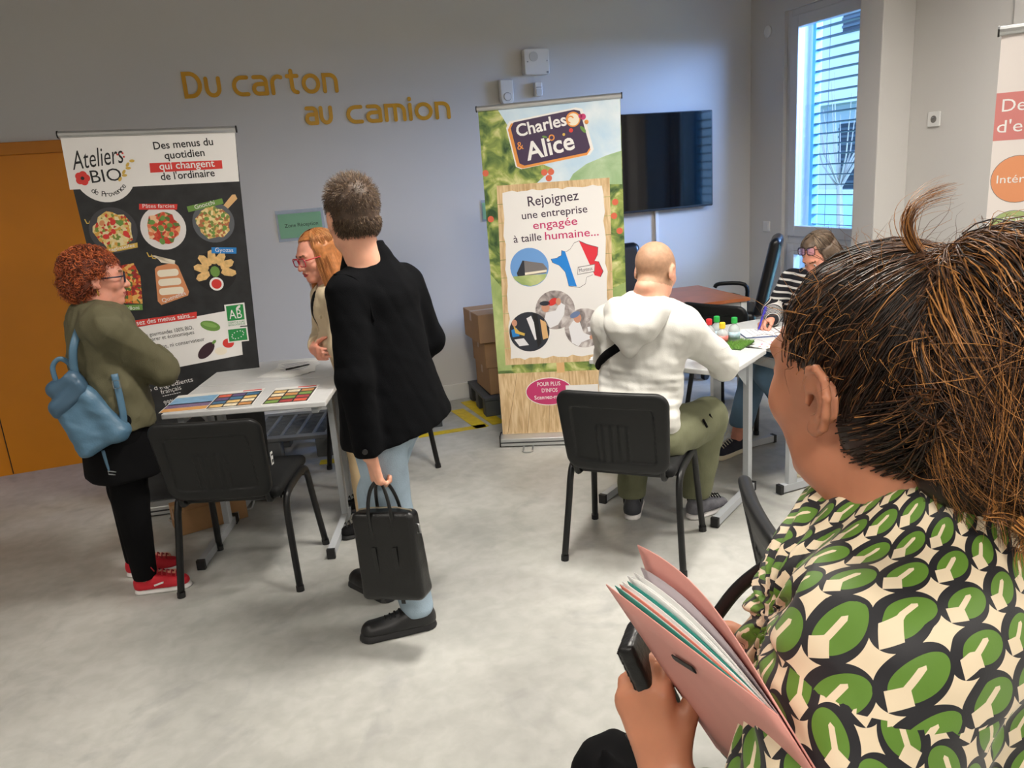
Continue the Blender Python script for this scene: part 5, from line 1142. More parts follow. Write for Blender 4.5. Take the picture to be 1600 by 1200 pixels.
ring = [top+Z*(.03+.035*math.cos(math.radians(a)))-f*(.072*math.cos(math.radians(a))-.01)+r*.08*math.sin(math.radians(a)) for a in range(-150, 151, 25)]
G = Field()
for i in range(len(ring)-1): G.u(cone(ring[i], ring[i+1], .015, .015), .01); G.u(cone(ring[i]+(ring[i]-top)*.35-Z*.035, ring[i+1]+(ring[i+1]-top)*.35-Z*.035, .012, .012), .03)
sdf_obj('collar', G, .0055, M_khaki, jk, O)
K = Field().u(cone(hc+Z*.90, hc+Z*.58, .15, .185, (f, .88)), 0).i(half(hc+Z*.56, (0, 0, -1)), .008).d(lambda P: .005*noise3(P*np.array([1, 1, .3]), 34, 5)); sdf_obj('skirt', K, .0075, M_blk, wr_, O)
T = Field(); limb(T, [hl, kl, al], [.10, .072, .050], 0); limb(T, [hr, kr, ar_], [.10, .075, .052], .02); T.i(half((0, 0, .07), (0, 0, -1)), .004); sdf_obj('leggings', T, .0075, M_blk, wr_, O)
M_rs = mat('red_knit', S(190, 22, 40), .7, bump=.2, bscale=300); M_ws = mat('white_sole', S(225, 222, 220), .55); M_rl = mat('red_lace', S(150, 20, 34), .7)
for a, d_ in ((ar_, nrm((.97, -.18, 0))), (al, nrm((.97, -.15, 0)))):
    h0 = a*V3(1, 1, 0)-d_*.065; up = shoe(wr_, O, h0, h0+d_*.268, .10, (M_rs, M_ws, M_rl), w=.041, sole=.03)
    MB().tube([tuple(h0+d_*.11+np.array([d_[1], -d_[0], 0])*.043+Z*.045-O), tuple(h0+d_*.15+np.array([d_[1], -d_[0], 0])*.043+Z*.055-O)], .0045, 6).build('emblem', M_ws, up)
# curls
M_h3 = mat('hair_copper', S(146, 68, 34), .5, var=.3, vscale=60); M_h3b = mat('hair_copper_light', S(198, 104, 54), .42); M_h3c = mat('hair_copper_dark', S(96, 44, 24), .55)
rr = np.random.default_rng(5)
def curl_ok(q): return ~((q[:, 1] > .035) & (q[:, 2] < .050) & (np.abs(q[:, 0]) < .095)) & ~((q[:, 1] > .00) & (q[:, 2] < -.01))
G = Field().u(ell((0, -.03, .045), (.092, .105, .092)), 0).u(ell((0, -.06, -.015), (.085, .075, .075)), .03)
def hf(P):
    q = H3.loc(P); d = G(q)-.010*noise3(q, 75, 31); d = smax(d, -np.maximum.reduce([-(q[:, 1]-.045), q[:, 2]-.058]), .01); d = smax(d, -np.maximum.reduce([-(q[:, 1]+.012), q[:, 2]+.0, -q[:, 2]-.2]), .01); return d*H3.s
hf.bb = (H3.c-.17, H3.c+.17)
hr3 = sdf_obj('hair', Field().u(hf, 0), .0048, M_h3c, wr_, O)
v = rr.normal(size=(2200, 3)); v /= np.linalg.norm(v, axis=1, keepdims=True); q = v*np.array([.096, .108, .094])+np.array([0, -.032, .042]); q = q[v[:, 2] > -.35]; v = rr.normal(size=(900, 3)); v /= np.linalg.norm(v, axis=1, keepdims=True); q2 = v*np.array([.092, .082, .084])+np.array([0, -.064, -.012]); q2 = q2[v[:, 2] < .35]; q = np.concatenate([q, q2]); rr.shuffle(q)
q = q[curl_ok(q)][:1250]; nn = q-np.array([0, -.03, .03]); nn /= np.linalg.norm(nn, axis=1, keepdims=True)
ax = np.cross(nn, rr.normal(size=nn.shape)); ax /= np.linalg.norm(ax, axis=1, keepdims=True); ax = ax*.8+nn*.35+np.array([0, .15, -.35]); ax /= np.linalg.norm(ax, axis=1, keepdims=True)
e1 = np.cross(ax, nn); e1 /= np.linalg.norm(e1, axis=1, keepdims=True); e2 = np.cross(ax, e1)
u = np.linspace(0, 1, 14); rad = rr.uniform(.006, .012, len(q)); ph = rr.uniform(0, 6.28, len(q)); Ln = rr.uniform(.02, .045, len(q)); tn = rr.uniform(1.2, 2.2, len(q))
P = q[:, None]+ax[:, None]*(Ln[:, None]*(u[None]-.3))[..., None]+(e1[:, None]*np.cos(ph[:, None]+6.28*tn[:, None]*u)[..., None]+e2[:, None]*np.sin(ph[:, None]+6.28*tn[:, None]*u)[..., None])*rad[:, None, None]
W = (H3.c+(P*H3.s).reshape(-1, 3)@H3.B).reshape(P.shape)
strands('curls', W, .0021, [M_h3, M_h3b, M_h3c], hr3, O, colidx=rr.choice(3, len(q), p=[.5, .3, .2]), sides=4, kind='stuff')
# blue backpack
M_bb = mat('blue_leather', S(74, 108, 132), .42, var=.08, vscale=14, bump=.12, bscale=120); M_bbd = mat('blue_leather_dark', S(58, 86, 108), .42)
BO = V3(-.700, 3.54, .70)
bp = thing('backpack', 'soft blue leather backpack on the red-haired woman\'s shoulder', 'backpack', BO); bp.scale = (.93, .93, .93)
def bpf(P):
    q = P-V3(.045, 0, .17); c_, s_ = math.cos(.42), math.sin(.42)
    x = q[:, 0]*c_+q[:, 2]*s_; z = -q[:, 0]*s_+q[:, 2]*c_; k = np.clip(.95-1.35*z, .62, 1.2)
    return rbox((0, 0, 0), (.112, .085, .150), .05)(np.stack([x/k, q[:, 1]/np.clip(k, .7, 1.1), z], 1))*.8
bpf.bb = (V3(-.14, -.13, -.03), V3(.24, .13, .38))
G = Field().u(bpf, 0).d(lambda P: .009*noise3(P*np.array([1.3, 1, .7]), 24, 9)+.004*noise3(P, 55, 7)); sdf_obj('bag_body', G, .0055, M_bb, bp)
def bnd(P):
    q = P-V3(-.012, 0, .285); c_, s_ = math.cos(.42), math.sin(.42); x = q[:, 0]*c_+q[:, 2]*s_; z = -q[:, 0]*s_+q[:, 2]*c_
    d = rbox((0, 0, 0), (.094, .080, .040), .030)(np.stack([x, q[:, 1], z-.25*x], 1)); return d
bnd.bb = (V3(-.15, -.12, .19), V3(.13, .12, .40))
G = Field().u(bnd, 0).u(cone(V3(-.055, -.02, .325), V3(.01, -.02, .36), .040, .046), .015).s_(ell((-.03, -.01, .405), (.045, .055, .045)), .008).d(lambda P: .003*noise3(P, 45, 3)); sdf_obj('roll_top', G, .0055, M_bbd, bp)
MB().tube(catmull([(-.045, -.01, .33), (-.05, -.01, .42), (-.015, -.01, .455), (.02, -.005, .42), (.035, 0, .34)], 5), .011, 8, flat=((.4, -.9, 0), .4)).build('grab_handle', M_bb, bp, smooth=True)
MB().tube(catmull([(.03, -.01, .33), (.035, -.03, .42), (.05, -.03, .50), (.075, .02, .565), (.085, .08, .59)], 5), .017, 8, flat=((.3, -.95, 0), .35)).build('shoulder_strap', M_bb, bp, smooth=True)
MB().tube(catmull([(.185, -.03, .36), (.19, -.045, .25), (.185, -.05, .14), (.15, -.05, .08)], 5), .015, 8, flat=((.3, -.95, 0), .35)).build('shoulder_strap', M_bb, bp, smooth=True)
MB().tube(catmull([(.075, -.02, .02), (.085, -.03, -.06), (.10, -.03, -.10), (.125, -.02, -.07), (.11, -.01, .01)], 5), .010, 8, flat=((.3, -.95, 0), .4)).build('loose_strap', M_bb, bp, smooth=True)
st = mat('steel', S(190, 190, 192), .25, 1)
MB().tube([(.078, -.04, -.075), (.11, -.04, -.085), (.112, -.04, -.10), (.08, -.04, -.09)], .003, 6, closed=True).build('buckle', st, bp); MB().tube([(.175, -.055, .335), (.202, -.055, .335), (.202, -.055, .30), (.175, -.055, .30)], .003, 6, closed=True).build('buckle', st, bp); MB().lathe([(.008, 0), (.008, .006)], (-.075, -.035, .275), 10, R3(PI/2, 'X')).build('stud', st, bp)

# ---------------------------------------------------------------- 4: seated man in the white hoodie
M_hood = mat('white_fleece', S(210, 209, 203), .88, bump=.12, bscale=260, sheen=.1); M_cargo = mat('olive_cotton', S(104, 106, 80), .8, var=.08, vscale=12, bump=.15, bscale=220)
O = V3(1.60, 3.0, 0)
mh = thing('person', 'bald man in a white hoodie and olive trousers sitting with his back to the camera', 'person', O)
f, r = torso_frame((.80, .60, 0)); hc = V3(1.60, 2.985, 0)
H4 = Head((1.745, 3.06, 1.248), nrm(V3(.78, .52, -.30)), (.15, .1, 1), sc=1.07)
top = hc+f*.085+Z*1.065; sl, sr = top-r*.165-Z*.045, top+r*.185-Z*.045
er, wr2 = V3(1.985, 2.895, .825), V3(2.08, 3.13, .835); el, wl = top-r*.235+f*.10-Z*.24, top-r*.14+f*.33-Z*.225
hl, hr = hc-r*.10+Z*.53, hc+r*.10+Z*.53; kl, kr = hl+f*.37+Z*.0, hr+f*.38+Z*.01; al, ar_ = V3(1.71, 3.29, .09), V3(1.985, 3.135, .10)
kl, kr = V3(1.80, 3.37, .50), V3(2.005, 3.06, .525)
F = Field().u(H4.field(jaw=1.08), 0).u(cone(H4.wld((0, -.03, -.08)), top+Z*.0, .058, .065), .03).u(ell(H4.wld((0, -.08, -.075)), (.04, .04, .03)), .03)
F.u(cone(top-Z*.07, hc+Z*.62, .155, .15, (f, .72)), .05).u(cone(hc+Z*.62, hc+Z*.53, .15, .16, (f, .8)), .04)
for a in (sl, sr): F.u(cone(top, a, .06, .055), .03)
limb(F, [sl, el, wl], [.055, .042, .028]); limb(F, [sr, er, wr2], [.055, .042, .028]); limb(F, [hl, kl, al], [.085, .06, .04]); limb(F, [hr, kr, ar_], [.085, .06, .04])
hand(F, wr2, f-r*.3, -Z, -r, curl=(.5, .6, .4)); hand(F, wl, f+r*.5, -Z, r, curl=(.3, .3, .2))
mf = H4.matfn(1, 3)
def m4(c):
    i = mf(c); q = H4.loc(c); s_ = (q[:, 2] > -.055+.3*np.clip(q[:, 1], -.1, .1)*.0) & (q[:, 1] < .035) & (np.linalg.norm(q-np.array([0, -.01, .03]), axis=1) < .13) & ~((np.abs(q[:, 0]) > .0765) & (q[:, 2] < .035)); i[s_ & (i == 0)] = 2; return i
sdf_obj('body', F, .0056, [SK1, M_lip, M_stub, M_brow], mh, O, matfn=m4); H4.eyes(mh, O)
J = Field().u(cone(top-Z*.08-f*.015, hc+Z*.60-f*.0, .195, .185, (f, .66)), 0).u(cone(sl, sr, .070, .070), .08).u(cone(top-Z*.02-f*.02, top-Z*.15-f*.02, .10, .13), .05)
J.u(cone(hc+Z*.62-f*.02, hc+Z*.52-f*.03, .185, .175, (f, .72)), .03)
limb(J, [sr, er, wr2-f*.02], [.072, .068, .050], .05); limb(J, [sl, el, wl], [.072, .066, .050], .05)
J.i(half(hc+Z*.51, (0, 0, -1)), .012); J.s_(cone(H4.wld((0, -.01, -.06)), top+f*.04, .066, .062), .006)
J.d(lambda P: .007*noise3(P*np.array([1, 1, 1.6]), 24, 41)+.007*noise3(P*np.array([.6, .6, 1.7]), 48, 42)*np.clip((1.0-P[:, 2])*4, 0, 1)+.0025*noise3(P, 80, 43))
hd = sdf_obj('hoodie', J, .0068, M_hood, mh, O)
# hood lying on the back
G = Field().u(cone(top-f*.075+Z*.03-r*.09, top-f*.075+Z*.03+r*.09, .060, .060), 0).u(cone(top-f*.125-Z*.02-r*.05, top-f*.125-Z*.02+r*.05, .075, .075), .04).u(cone(top-f*.150-Z*.115, top-f*.135-Z*.05, .045, .08), .04)
for s in (-1, 1): G.u(cone(top-f*.06+r*s*.10+Z*.02, top+f*.06+r*s*.088-Z*.01, .046, .032), .04)
G.s_(cone(H4.wld((0, -.01, -.05)), top+f*.03-Z*.02, .066, .066), .008); G.d(lambda P: .006*noise3(P, 36, 9)+.003*noise3(P, 70, 10))
sdf_obj('hood', G, .0058, M_hood, hd, O)
stp = [top-r*.01-f*.205-Z*.085, top-r*.075-f*.192-Z*.125, top-r*.14-f*.165-Z*.170, top-r*.195-f*.120-Z*.225, top-r*.225-f*.05-Z*.275]
xb = thing('crossbody_strap', 'black crossbody bag strap across the white hoodie', 'strap', O)
G = Field(); cs = []
for p in catmull(stp, 5):
    p = np.array(p)-f*.12
    for _ in range(80):
        d_ = float(J(p[None])[0])
        if d_ < .004: break
        p = p+f*max(.002, d_*.6)
    cs.append(p)
for i in range(len(cs)-1): G.u(cone(cs[i], cs[i+1], .019, .019, (nrm(-f-r*.35), .5)), .004)
sdf_obj('webbing', G, .005, M_blk, xb, O)
T = Field(); limb(T, [hl, kl, al+Z*.03], [.12, .096, .072], 0); limb(T, [hr, kr, ar_+Z*.03], [.12, .096, .072], .03); T.u(cone(hc+Z*.56-f*.03, hc+Z*.55+f*.04, .15, .15), .04).i(half((0, 0, .10), (0, 0, -1)), .006).i(half((0, 0, .478), (0, 0, -1)) if False else half((0, 0, .10), (0, 0, -1)), .006)
T.s_(rbox(hc+Z*.40, (.20, .20, .085), .01, np.stack([r, f, Z])), .01)
T.d(lambda P: .005*noise3(P, 34, 51)+.002*noise3(P, 80, 52)); tr4 = sdf_obj('trousers', T, .0072, M_cargo, mh, O)
pk = (hr+kr)/2
for a, b in ((.05, .09), (-.03, .075)): MB().tube([tuple(pk+f*a+r*.10+Z*.06-O), tuple(pk+f*(a+.02)+r*.11+Z*.02-O)], .006, 6).build('pocket_zip', M_blk, tr4)
M_s4 = mat('grey_trainer', S(92, 92, 98), .6, var=.3, vscale=40); M_s4b = mat('dark_trainer', S(46, 48, 54), .6)
shoe(mh, O, (1.665, 3.215, 0), (1.815, 3.44, 0), .10, (M_s4b, M_ws, M_blk), w=.047, sole=.032); shoe(mh, O, (1.915, 3.10, 0), (2.175, 3.15, 0), .10, (M_s4, M_ws, M_blk), w=.048, sole=.034)
for a in (al, ar_): sdf_obj('sock', Field().u(cone(a-Z*.02, a+Z*.06, .045, .045), 0), .008, M_blk, mh, O)

# ---------------------------------------------------------------- 5: seated woman writing
M_strp = bpy.data.materials.new('striped_knit'); M_strp.use_nodes = True
nt = M_strp.node_tree; b = nt.nodes['Principled BSDF']; b.inputs['Roughness'].default_value = .85; uvn = nt.nodes.new('ShaderNodeUVMap'); sx = nt.nodes.new('ShaderNodeSeparateXYZ'); md = nt.nodes.new('ShaderNodeMath'); md.operation = 'FRACT'; gt = nt.nodes.new('ShaderNodeMath'); gt.operation = 'GREATER_THAN'; gt.inputs[1].default_value = .68
mx = nt.nodes.new('ShaderNodeMix'); mx.data_type = 'RGBA'; mx.inputs[6].default_value = (*S(22, 22, 30), 1); mx.inputs[7].default_value = (*S(220, 218, 214), 1)
nt.links.new(uvn.outputs[0], sx.inputs[0]); nt.links.new(sx.outputs[1], md.inputs[0]); nt.links.new(md.outputs[0], gt.inputs[0]); nt.links.new(gt.outputs[0], mx.inputs[0]); nt.links.new(mx.outputs[2], b.inputs['Base Color'])
M_jn2 = mat('mid_denim', S(84, 112, 136), .8, var=.12, vscale=9, bump=.2, bscale=250)
O = V3(3.12, 3.62, 0)
ww = thing('person', 'woman in a striped jumper and jeans writing at the desk, glasses on her head', 'person', O)
f, r = torso_frame((-.97, -.20, 0)); hc = V3(3.15, 3.62, 0)
H5 = Head((3.07, 3.57, 1.145), nrm(V3(-.80, -.15, -.58)), (-.3, 0, 1), sc=.97)
top = hc+f*.06+Z*1.0; sl, sr = top-r*.17-Z*.02, top+r*.17-Z*.02
er, wr2 = hc+f*.14+r*.24+Z*.80, V3(2.775, 3.585, .822); el, wl = hc+f*.18-r*.24+Z*.80, hc+f*.33-r*.12+Z*.81
hl, hr = hc-r*.09+Z*.53, hc+r*.09+Z*.53; kl, kr = V3(2.64, 3.42, .56), V3(2.76, 3.70, .53); al, ar_ = V3(2.90, 3.33, .10), V3(2.66, 3.75, .10)
F = Field().u(H5.field(), 0).u(cone(H5.wld((0, -.03, -.09)), top, .048, .055), .03).u(cone(top-Z*.06, hc+Z*.60, .13, .13, (f, .75)), .05).u(cone(hc+Z*.6, hc+Z*.53, .13, .15), .04)
for a in (sl, sr): F.u(cone(top, a, .05, .045), .03)
limb(F, [sl, el, wl], [.045, .036, .024]); limb(F, [sr, er, wr2], [.045, .036, .024]); limb(F, [hl, kl, al], [.085, .055, .036]); limb(F, [hr, kr, ar_], [.085, .055, .036])
hand(F, wr2, V3(-.95, -.15, -.12), V3(-.1, -.5, -1), V3(.1, -1, .3), curl=(.75, .8, .5), s=.92, thumb=(.8, .3, .5)); hand(F, wl, f, -Z, r, curl=(.2, .3, .2), s=.92)
F.u(cone(al-Z*.02, al+V3(-.11, -.03, -.05), .03, .022), .02)
sdf_obj('body', F, .0056, [SK2, M_lip, M_brow], ww, O, matfn=H5.matfn()); H5.eyes(ww, O)
J = Field().u(cone(top-Z*.06, hc+Z*.56, .155, .165, (f, .8)), 0).u(cone(sl, sr, .065, .065), .05); limb(J, [sl, el, wl], [.07, .06, .038], .03); limb(J, [sr, er, wr2], [.07, .062, .038], .03); J.s_(cone(H5.wld((0, -.02, -.08)), top+f*.02, .052, .055), .006).d(lambda P: .003*noise3(P, 40, 3))
def uv5(V_, Q, c):
    d1 = np.abs(cone(el, wl, .06, .04)(c)); d2 = np.abs(cone(er, wr2, .06, .04)(c)); P_ = V_[Q]
    a1 = (P_-er)@nrm(wr2-er); a2 = (P_-el)@nrm(wl-el); v_ = P_[..., 2].copy(); m2 = d2 < .03; m1 = (d1 < .03) & ~m2; v_[m2] = a1[m2]; v_[m1] = a2[m1]
    return np.stack([v_*0, v_/.036], -1).reshape(-1, 2)
sdf_obj('jumper', J, .0078, M_strp, ww, O, uvfn=uv5)
T = Field(); limb(T, [hl, kl, kl+(al-kl)*.80], [.105, .082, .066], 0); limb(T, [hr, kr, kr+(ar_-kr)*.78], [.105, .082, .072], .03); T.u(cone(hc+Z*.56, hc+f*.05+Z*.55, .14, .14), .03).i(half((0, 0, .17), (0, 0, -1)), .004).d(lambda P: .004*noise3(P, 36, 5)); sdf_obj('jeans', T, .0082, M_jn2, ww, O)
M_cv = mat('navy_canvas', S(24, 26, 40), .75); M_cvs = mat('cream_rubber', S(206, 196, 170), .5); M_cvl = mat('cream_lace', S(206, 198, 178), .7)
d_ = nrm((-.93, -.30, 0)); h0 = V3(2.945, 3.355, 0); u5 = shoe(ww, O, h0, h0+d_*.262, .105, (M_cv, M_cvs, M_cvl), w=.043, sole=.034)
sdf_obj('toe_cap', Field().u(cone(h0+d_*.205+Z*.030, h0+d_*.215+Z*.026, .040, .040), 0).i(half(h0+d_*.198, -d_), .003).i(half((0, 0, .03), (0, 0, -1)), .003), .005, M_cvs, u5, O)
shoe(ww, O, V3(2.72, 3.77, 0), V3(2.47, 3.70, 0), .105, (M_cv, M_cvs, M_cvl), w=.043, sole=.034)
M_h5 = mat('hair_ash', S(96, 80, 66), .5, var=.25, vscale=50); M_h5b = mat('hair_ash_light', S(150, 130, 108), .45); M_h5c = mat('hair_ash_dark', S(60, 48, 40), .5)
bob(H5, ww, O, [M_h5, M_h5b, M_h5c], 33, n=1500, drop=.13)
H5.glasses(ww, O, mat('tortoise', S(40, 30, 30), .25), mat('lens_violet', S(170, 150, 220), .05, alpha=.35), dz=.088, dy=-.035, tilt=.55, w=.026, h=.022, r=.0024)

# ---------------------------------------------------------------- 6: woman in the foreground
def blouse_mat():
    m = bpy.data.materials.new('patterned_blouse'); m.use_nodes = True; nt = m.node_tree; b = nt.nodes['Principled BSDF']; b.inputs['Roughness'].default_value = .62; b.inputs['Sheen Weight'].default_value = .1
    L = nt.links
    def M(op, *a):
        n = nt.nodes.new('ShaderNodeMath'); n.operation = op
        for i, x in enumerate(a):
            if isinstance(x, (int, float)): n.inputs[i].default_value = x
            else: L.new(x, n.inputs[i])
        return n.outputs[0]
    uv = nt.nodes.new('ShaderNodeUVMap'); sp = nt.nodes.new('ShaderNodeSeparateXYZ'); L.new(uv.outputs[0], sp.inputs[0])
    PX, PY = .055, .080
    ca, sa = 1.22*math.cos(.42), 1.22*math.sin(.42); U_ = M('ADD', M('MULTIPLY', sp.outputs[0], ca), M('MULTIPLY', sp.outputs[1], sa)); V_ = M('SUBTRACT', M('MULTIPLY', sp.outputs[1], ca), M('MULTIPLY', sp.outputs[0], sa))
    pu = M('DIVIDE', U_, PX); pv = M('DIVIDE', V_, PY)
    def cell(o):
        x = M('MULTIPLY', M('SUBTRACT', M('FRACT', M('ADD', pu, o)), .5), PX); y = M('MULTIPLY', M('SUBTRACT', M('FRACT', M('ADD', pv, o)), .5), PY)
        return x, y
    def ellp(x, y, rx, ry, cx=0., cy=0.):
        return M('SQRT', M('ADD', M('POWER', M('DIVIDE', M('SUBTRACT', x, cx), rx), 2.0), M('POWER', M('DIVIDE', M('SUBTRACT', y, cy), ry), 2.0)))
    def motif(o):
        x, y = cell(o)
        # pointed oval with a heavy outline, two leaf halves and a cream stem opening into a cup
        wy = M('ADD', 1.0, M('MULTIPLY', y, 6.0))
        blk = M('LESS_THAN', ellp(x, y, .0205, .0300), 1.0)
        grn = M('LESS_THAN', ellp(x, M('ADD', y, M('MULTIPLY', x, .25)), .0140, .0225, -.0020, .0020), 1.0)
        wid = M('ADD', .0024, M('MULTIPLY', M('MAXIMUM', M('SUBTRACT', -.0075, y), 0.), .75))
        bar = M('MULTIPLY', M('LESS_THAN', M('ABSOLUTE', M('SUBTRACT', x, .0005)), wid), M('LESS_THAN', y, .014))
        bar = M('MULTIPLY', bar, M('LESS_THAN', M('ADD', M('ABSOLUTE', x), M('MULTIPLY', M('ABSOLUTE', M('ADD', y, .008)), .75)), .0165))
        return blk, grn, bar
    def mix(f, a, c):
        x = nt.nodes.new('ShaderNodeMix'); x.data_type = 'RGBA'; L.new(f, x.inputs[0])
        if isinstance(a, tuple): x.inputs[6].default_value = (*a, 1)
        else: L.new(a, x.inputs[6])
        x.inputs[7].default_value = (*c, 1); return x.outputs[2]
    cream, black, green = S(230, 212, 182), S(24, 24, 30), S(92, 132, 42)
    c = cream
    for o in (0., .5):
        bk, gn, br = motif(o); c = mix(bk, c, black); c = mix(gn, c, green); c = mix(br, c, cream)
    L.new(c, b.inputs['Base Color'])
    n = nt.nodes.new('ShaderNodeTexNoise'); n.inputs['Scale'].default_value = 500; tc = nt.nodes.new('ShaderNodeTexCoord'); L.new(tc.outputs['Object'], n.inputs['Vector']); bp = nt.nodes.new('ShaderNodeBump'); bp.inputs['Strength'].default_value = .08; L.new(n.outputs['Fac'], bp.inputs['Height']); L.new(bp.outputs['Normal'], b.inputs['Normal'])
    return m
O = V3(.56, .49, 0)
fg = thing('person', 'foreground woman with a messy brown bun and a green, black and cream patterned blouse', 'person', O)
f, r = torso_frame((-.5, .866, 0)); NB = V3(.57, .50, 1.385)
H6 = Head((.545, .556, 1.508), nrm(V3(-.10, .99, -.05)), (0, .02, 1), sc=1.0)
hb = NB*V3(1, 1, 0); sl, sr = NB-r*.155-Z*.060, NB+r*.155-Z*.055
el, wl = V3(.385, .44, 1.04), V3(.352, .620, 1.085); er, wr2 = NB+r*.23-Z*.33, NB+r*.10+f*.25-Z*.28
hl, hr = hb-r*.09+Z*.80, hb+r*.09+Z*.80; al, ar_ = hb-r*.09+Z*.09, hb+r*.10+f*.04+Z*.09; kl, kr = hb-r*.09+f*.02+Z*.45, hb+r*.095+f*.03+Z*.45
F = Field().u(H6.field(jaw=1.06, fine=True, es=.95), 0).u(cone(H6.wld((0, -.028, -.07)), NB+Z*.0, .054, .062), .03)
F.u(cone(NB-Z*.10, hb+Z*1.0, .125, .125, (f, .75)), .05).u(cone(hb+Z*1.0, hb+Z*.80, .125, .155, (f, .8)), .04)
for a in (sl, sr): F.u(cone(NB-Z*.01, a, .05, .045), .03)
limb(F, [sl, el, wl], [.048, .038, .025]); limb(F, [sr, er, wr2], [.048, .038, .025]); limb(F, [hl, kl, al], [.09, .06, .038]); limb(F, [hr, kr, ar_], [.09, .06, .038])
for a in (al, ar_): F.u(cone(a-Z*.02, a+f*.13-Z*.05, .030, .022), .02)
hand(F, wl, V3(-.05, .42, .80), V3(.75, .55, .0), V3(.5, -.8, .2), curl=(.5, .9, .7), s=.95, thumb=(.9, .45, .25), tcurl=.05)
hand(F, wr2, -r*.6+f*.5, -f, Z, curl=(.4, .5, .3), s=.95)
F.i(half((0, 0, .93), (0, 0, -1)), .01)
M_browd = mat('brow_dark', S(50, 36, 28), .8)
sdf_obj('body', F, .0038, [SK3, M_lip, M_browd], fg, O, matfn=H6.matfn()); H6.eyes(fg, O)
J = Field().u(cone(NB-Z*.11, hb+Z*.86, .165, .185, (f, .86)), 0).u(cone(sl+r*.02, sr-r*.02, .066, .066), .06).u(cone(NB+Z*.015, NB-Z*.10, .070, .125), .05)
for s in (-1, 1): J.u(ell(NB+f*.095+r*s*.065-Z*.195, (.066, .066, .075)), .05)
sle = [sl-r*.005, sl-r*.055-Z*.16+f*.01, el+V3(-.005, -.01, .0), el+(wl-el)*.62]
limb(J, sle, [.082, .092, .088, .066], .045); limb(J, [sr, er, er+(wr2-er)*.7], [.08, .085, .065], .04)
J.i(half(hb+Z*.80, (0, 0, -1)), .01); J.s_(cone(H6.wld((0, -.022, -.05)), NB+f*.015-Z*.01, .060, .062), .006)
gat = V3(*(NB+f*.10-r*.10-Z*.075))
def folds(P):
    q = P-gat; d = np.linalg.norm(q, axis=1)+1e-6; an = np.arctan2(q[:, 2], q@nrm(-f-r*.3)); w = np.exp(-(d/.14)**2)*np.clip(d/.03, 0, 1)
    return .0065*w*np.sin(an*15+noise3(P, 20, 3)*1.6)+.010*noise3(P@np.array([[1, .2, .3], [0, 1, .2], [-.5, -.3, .45]]), 30, 61)+.004*noise3(P, 60, 62)
J.d(folds)
slv = lambda P: np.minimum.reduce([cone(sle[i], sle[i+1], .085, .085)(P) for i in range(3)])
tor = lambda P: np.minimum(cone(NB-Z*.11, hb+Z*.86, .165, .185, (f, .86))(P), cone(NB, NB-Z*.1, .07, .125)(P))
def uv6(V_, Q, c):
    P_ = V_[Q]; isl = (slv(c) < tor(c)-.012) & ((c-sl)@nrm(el-sl) > .0)
    ax = nrm(el-sl); e1 = nrm(np.cross(ax, r)); e2 = np.cross(ax, e1)
    q = P_-sl; ang = np.arctan2(q@(-r), q@nrm(f-ax*(f@ax))); us = ang*.088; vs = q@ax*-1.0
    fore = ((c-el)@nrm(wl-el) > .02) & isl & (c[:, 2] < 1.16)
    q2 = P_-NB; ang2 = np.arctan2(q2@(-r), q2@(-f)); ut = ang2*.165; rd_ = np.sqrt((q2@r)**2+(q2@f)**2); vt = q2[..., 2]-.8*np.minimum(rd_, .2)
    # keep each face on one side of the angular wrap
    for a_, k_ in ((us, .088), (ut, .165)):
        rng_ = a_.max(1)-a_.min(1) > 3*k_; a_[rng_] = np.where(a_[rng_] < 0, a_[rng_]+2*PI*k_, a_[rng_])
    u = np.where(isl[:, None], us+.013, ut); v = np.where(isl[:, None], vs+.02, vt)
    return np.stack([u, v], -1).reshape(-1, 2)
bl6 = sdf_obj('blouse', J, .0040, blouse_mat(), fg, O, uvfn=uv6)
def colr(P):
    q = P-(NB+Z*.035-f*.005); z = q[:, 2]-.25*(-(q@f)); rad = np.sqrt((q@r)**2+((q@f)/.95)**2); return smax(np.abs(rad-(.083-.55*z))-.005, np.abs(z)-.034, .004)
colr.bb = (NB-.15, NB+.17)
T = Field(); limb(T, [hl, kl, al], [.12, .085, .07], 0); limb(T, [hr, kr, ar_], [.12, .085, .07], .03); T.u(cone(hb+Z*.90, hb+Z*.78, .15, .16), .04).i(half((0, 0, .05), (0, 0, -1)), .005); sdf_obj('trousers', T, .012, M_blk, fg, O)
for a in (al, ar_): shoe(fg, O, a*V3(1, 1, 0)-f*.06, a*V3(1, 1, 0)+f*.19, .10, (M_tee, M_cap, M_cap), w=.042)
# hair: pulled up to a loose bun on the crown
HD, HM, HG = mat('hair_dark', S(38, 27, 21), .45), mat('hair_mid', S(98, 64, 40), .42), mat('hair_gold', S(186, 128, 70), .4)
rr = np.random.default_rng(66); TIE = np.array([.008, -.070, .108])
G = Field().u(ell((0, -.018, .040), (.081, .101, .088)), 0).u(ell((0, -.040, -.02), (.074, .068, .066)), .02)
def cap_cut(q):
    return np.maximum.reduce([q[:, 1]-.062-.35*(q[:, 2]-.06), np.minimum(-(q[:, 2]-.018), q[:, 1]+.020), -(q[:, 2]+.085)])
hf = lambda P: smax(G(H6.loc(P)), cap_cut(H6.loc(P)), .004)-.0015*noise3(P, 120, 3)
hf.bb = (H6.c-.15, H6.c+.15)
hair = sdf_obj('hair', Field().u(hf, 0), .0042, HD, fg, O)
def head_w(P): return (H6.c+(P.reshape(-1, 3)*H6.s)@H6.B).reshape(P.shape)
C0 = np.array([0, -.020, .030]); Rr = np.array([.0835, .1035, .0925])
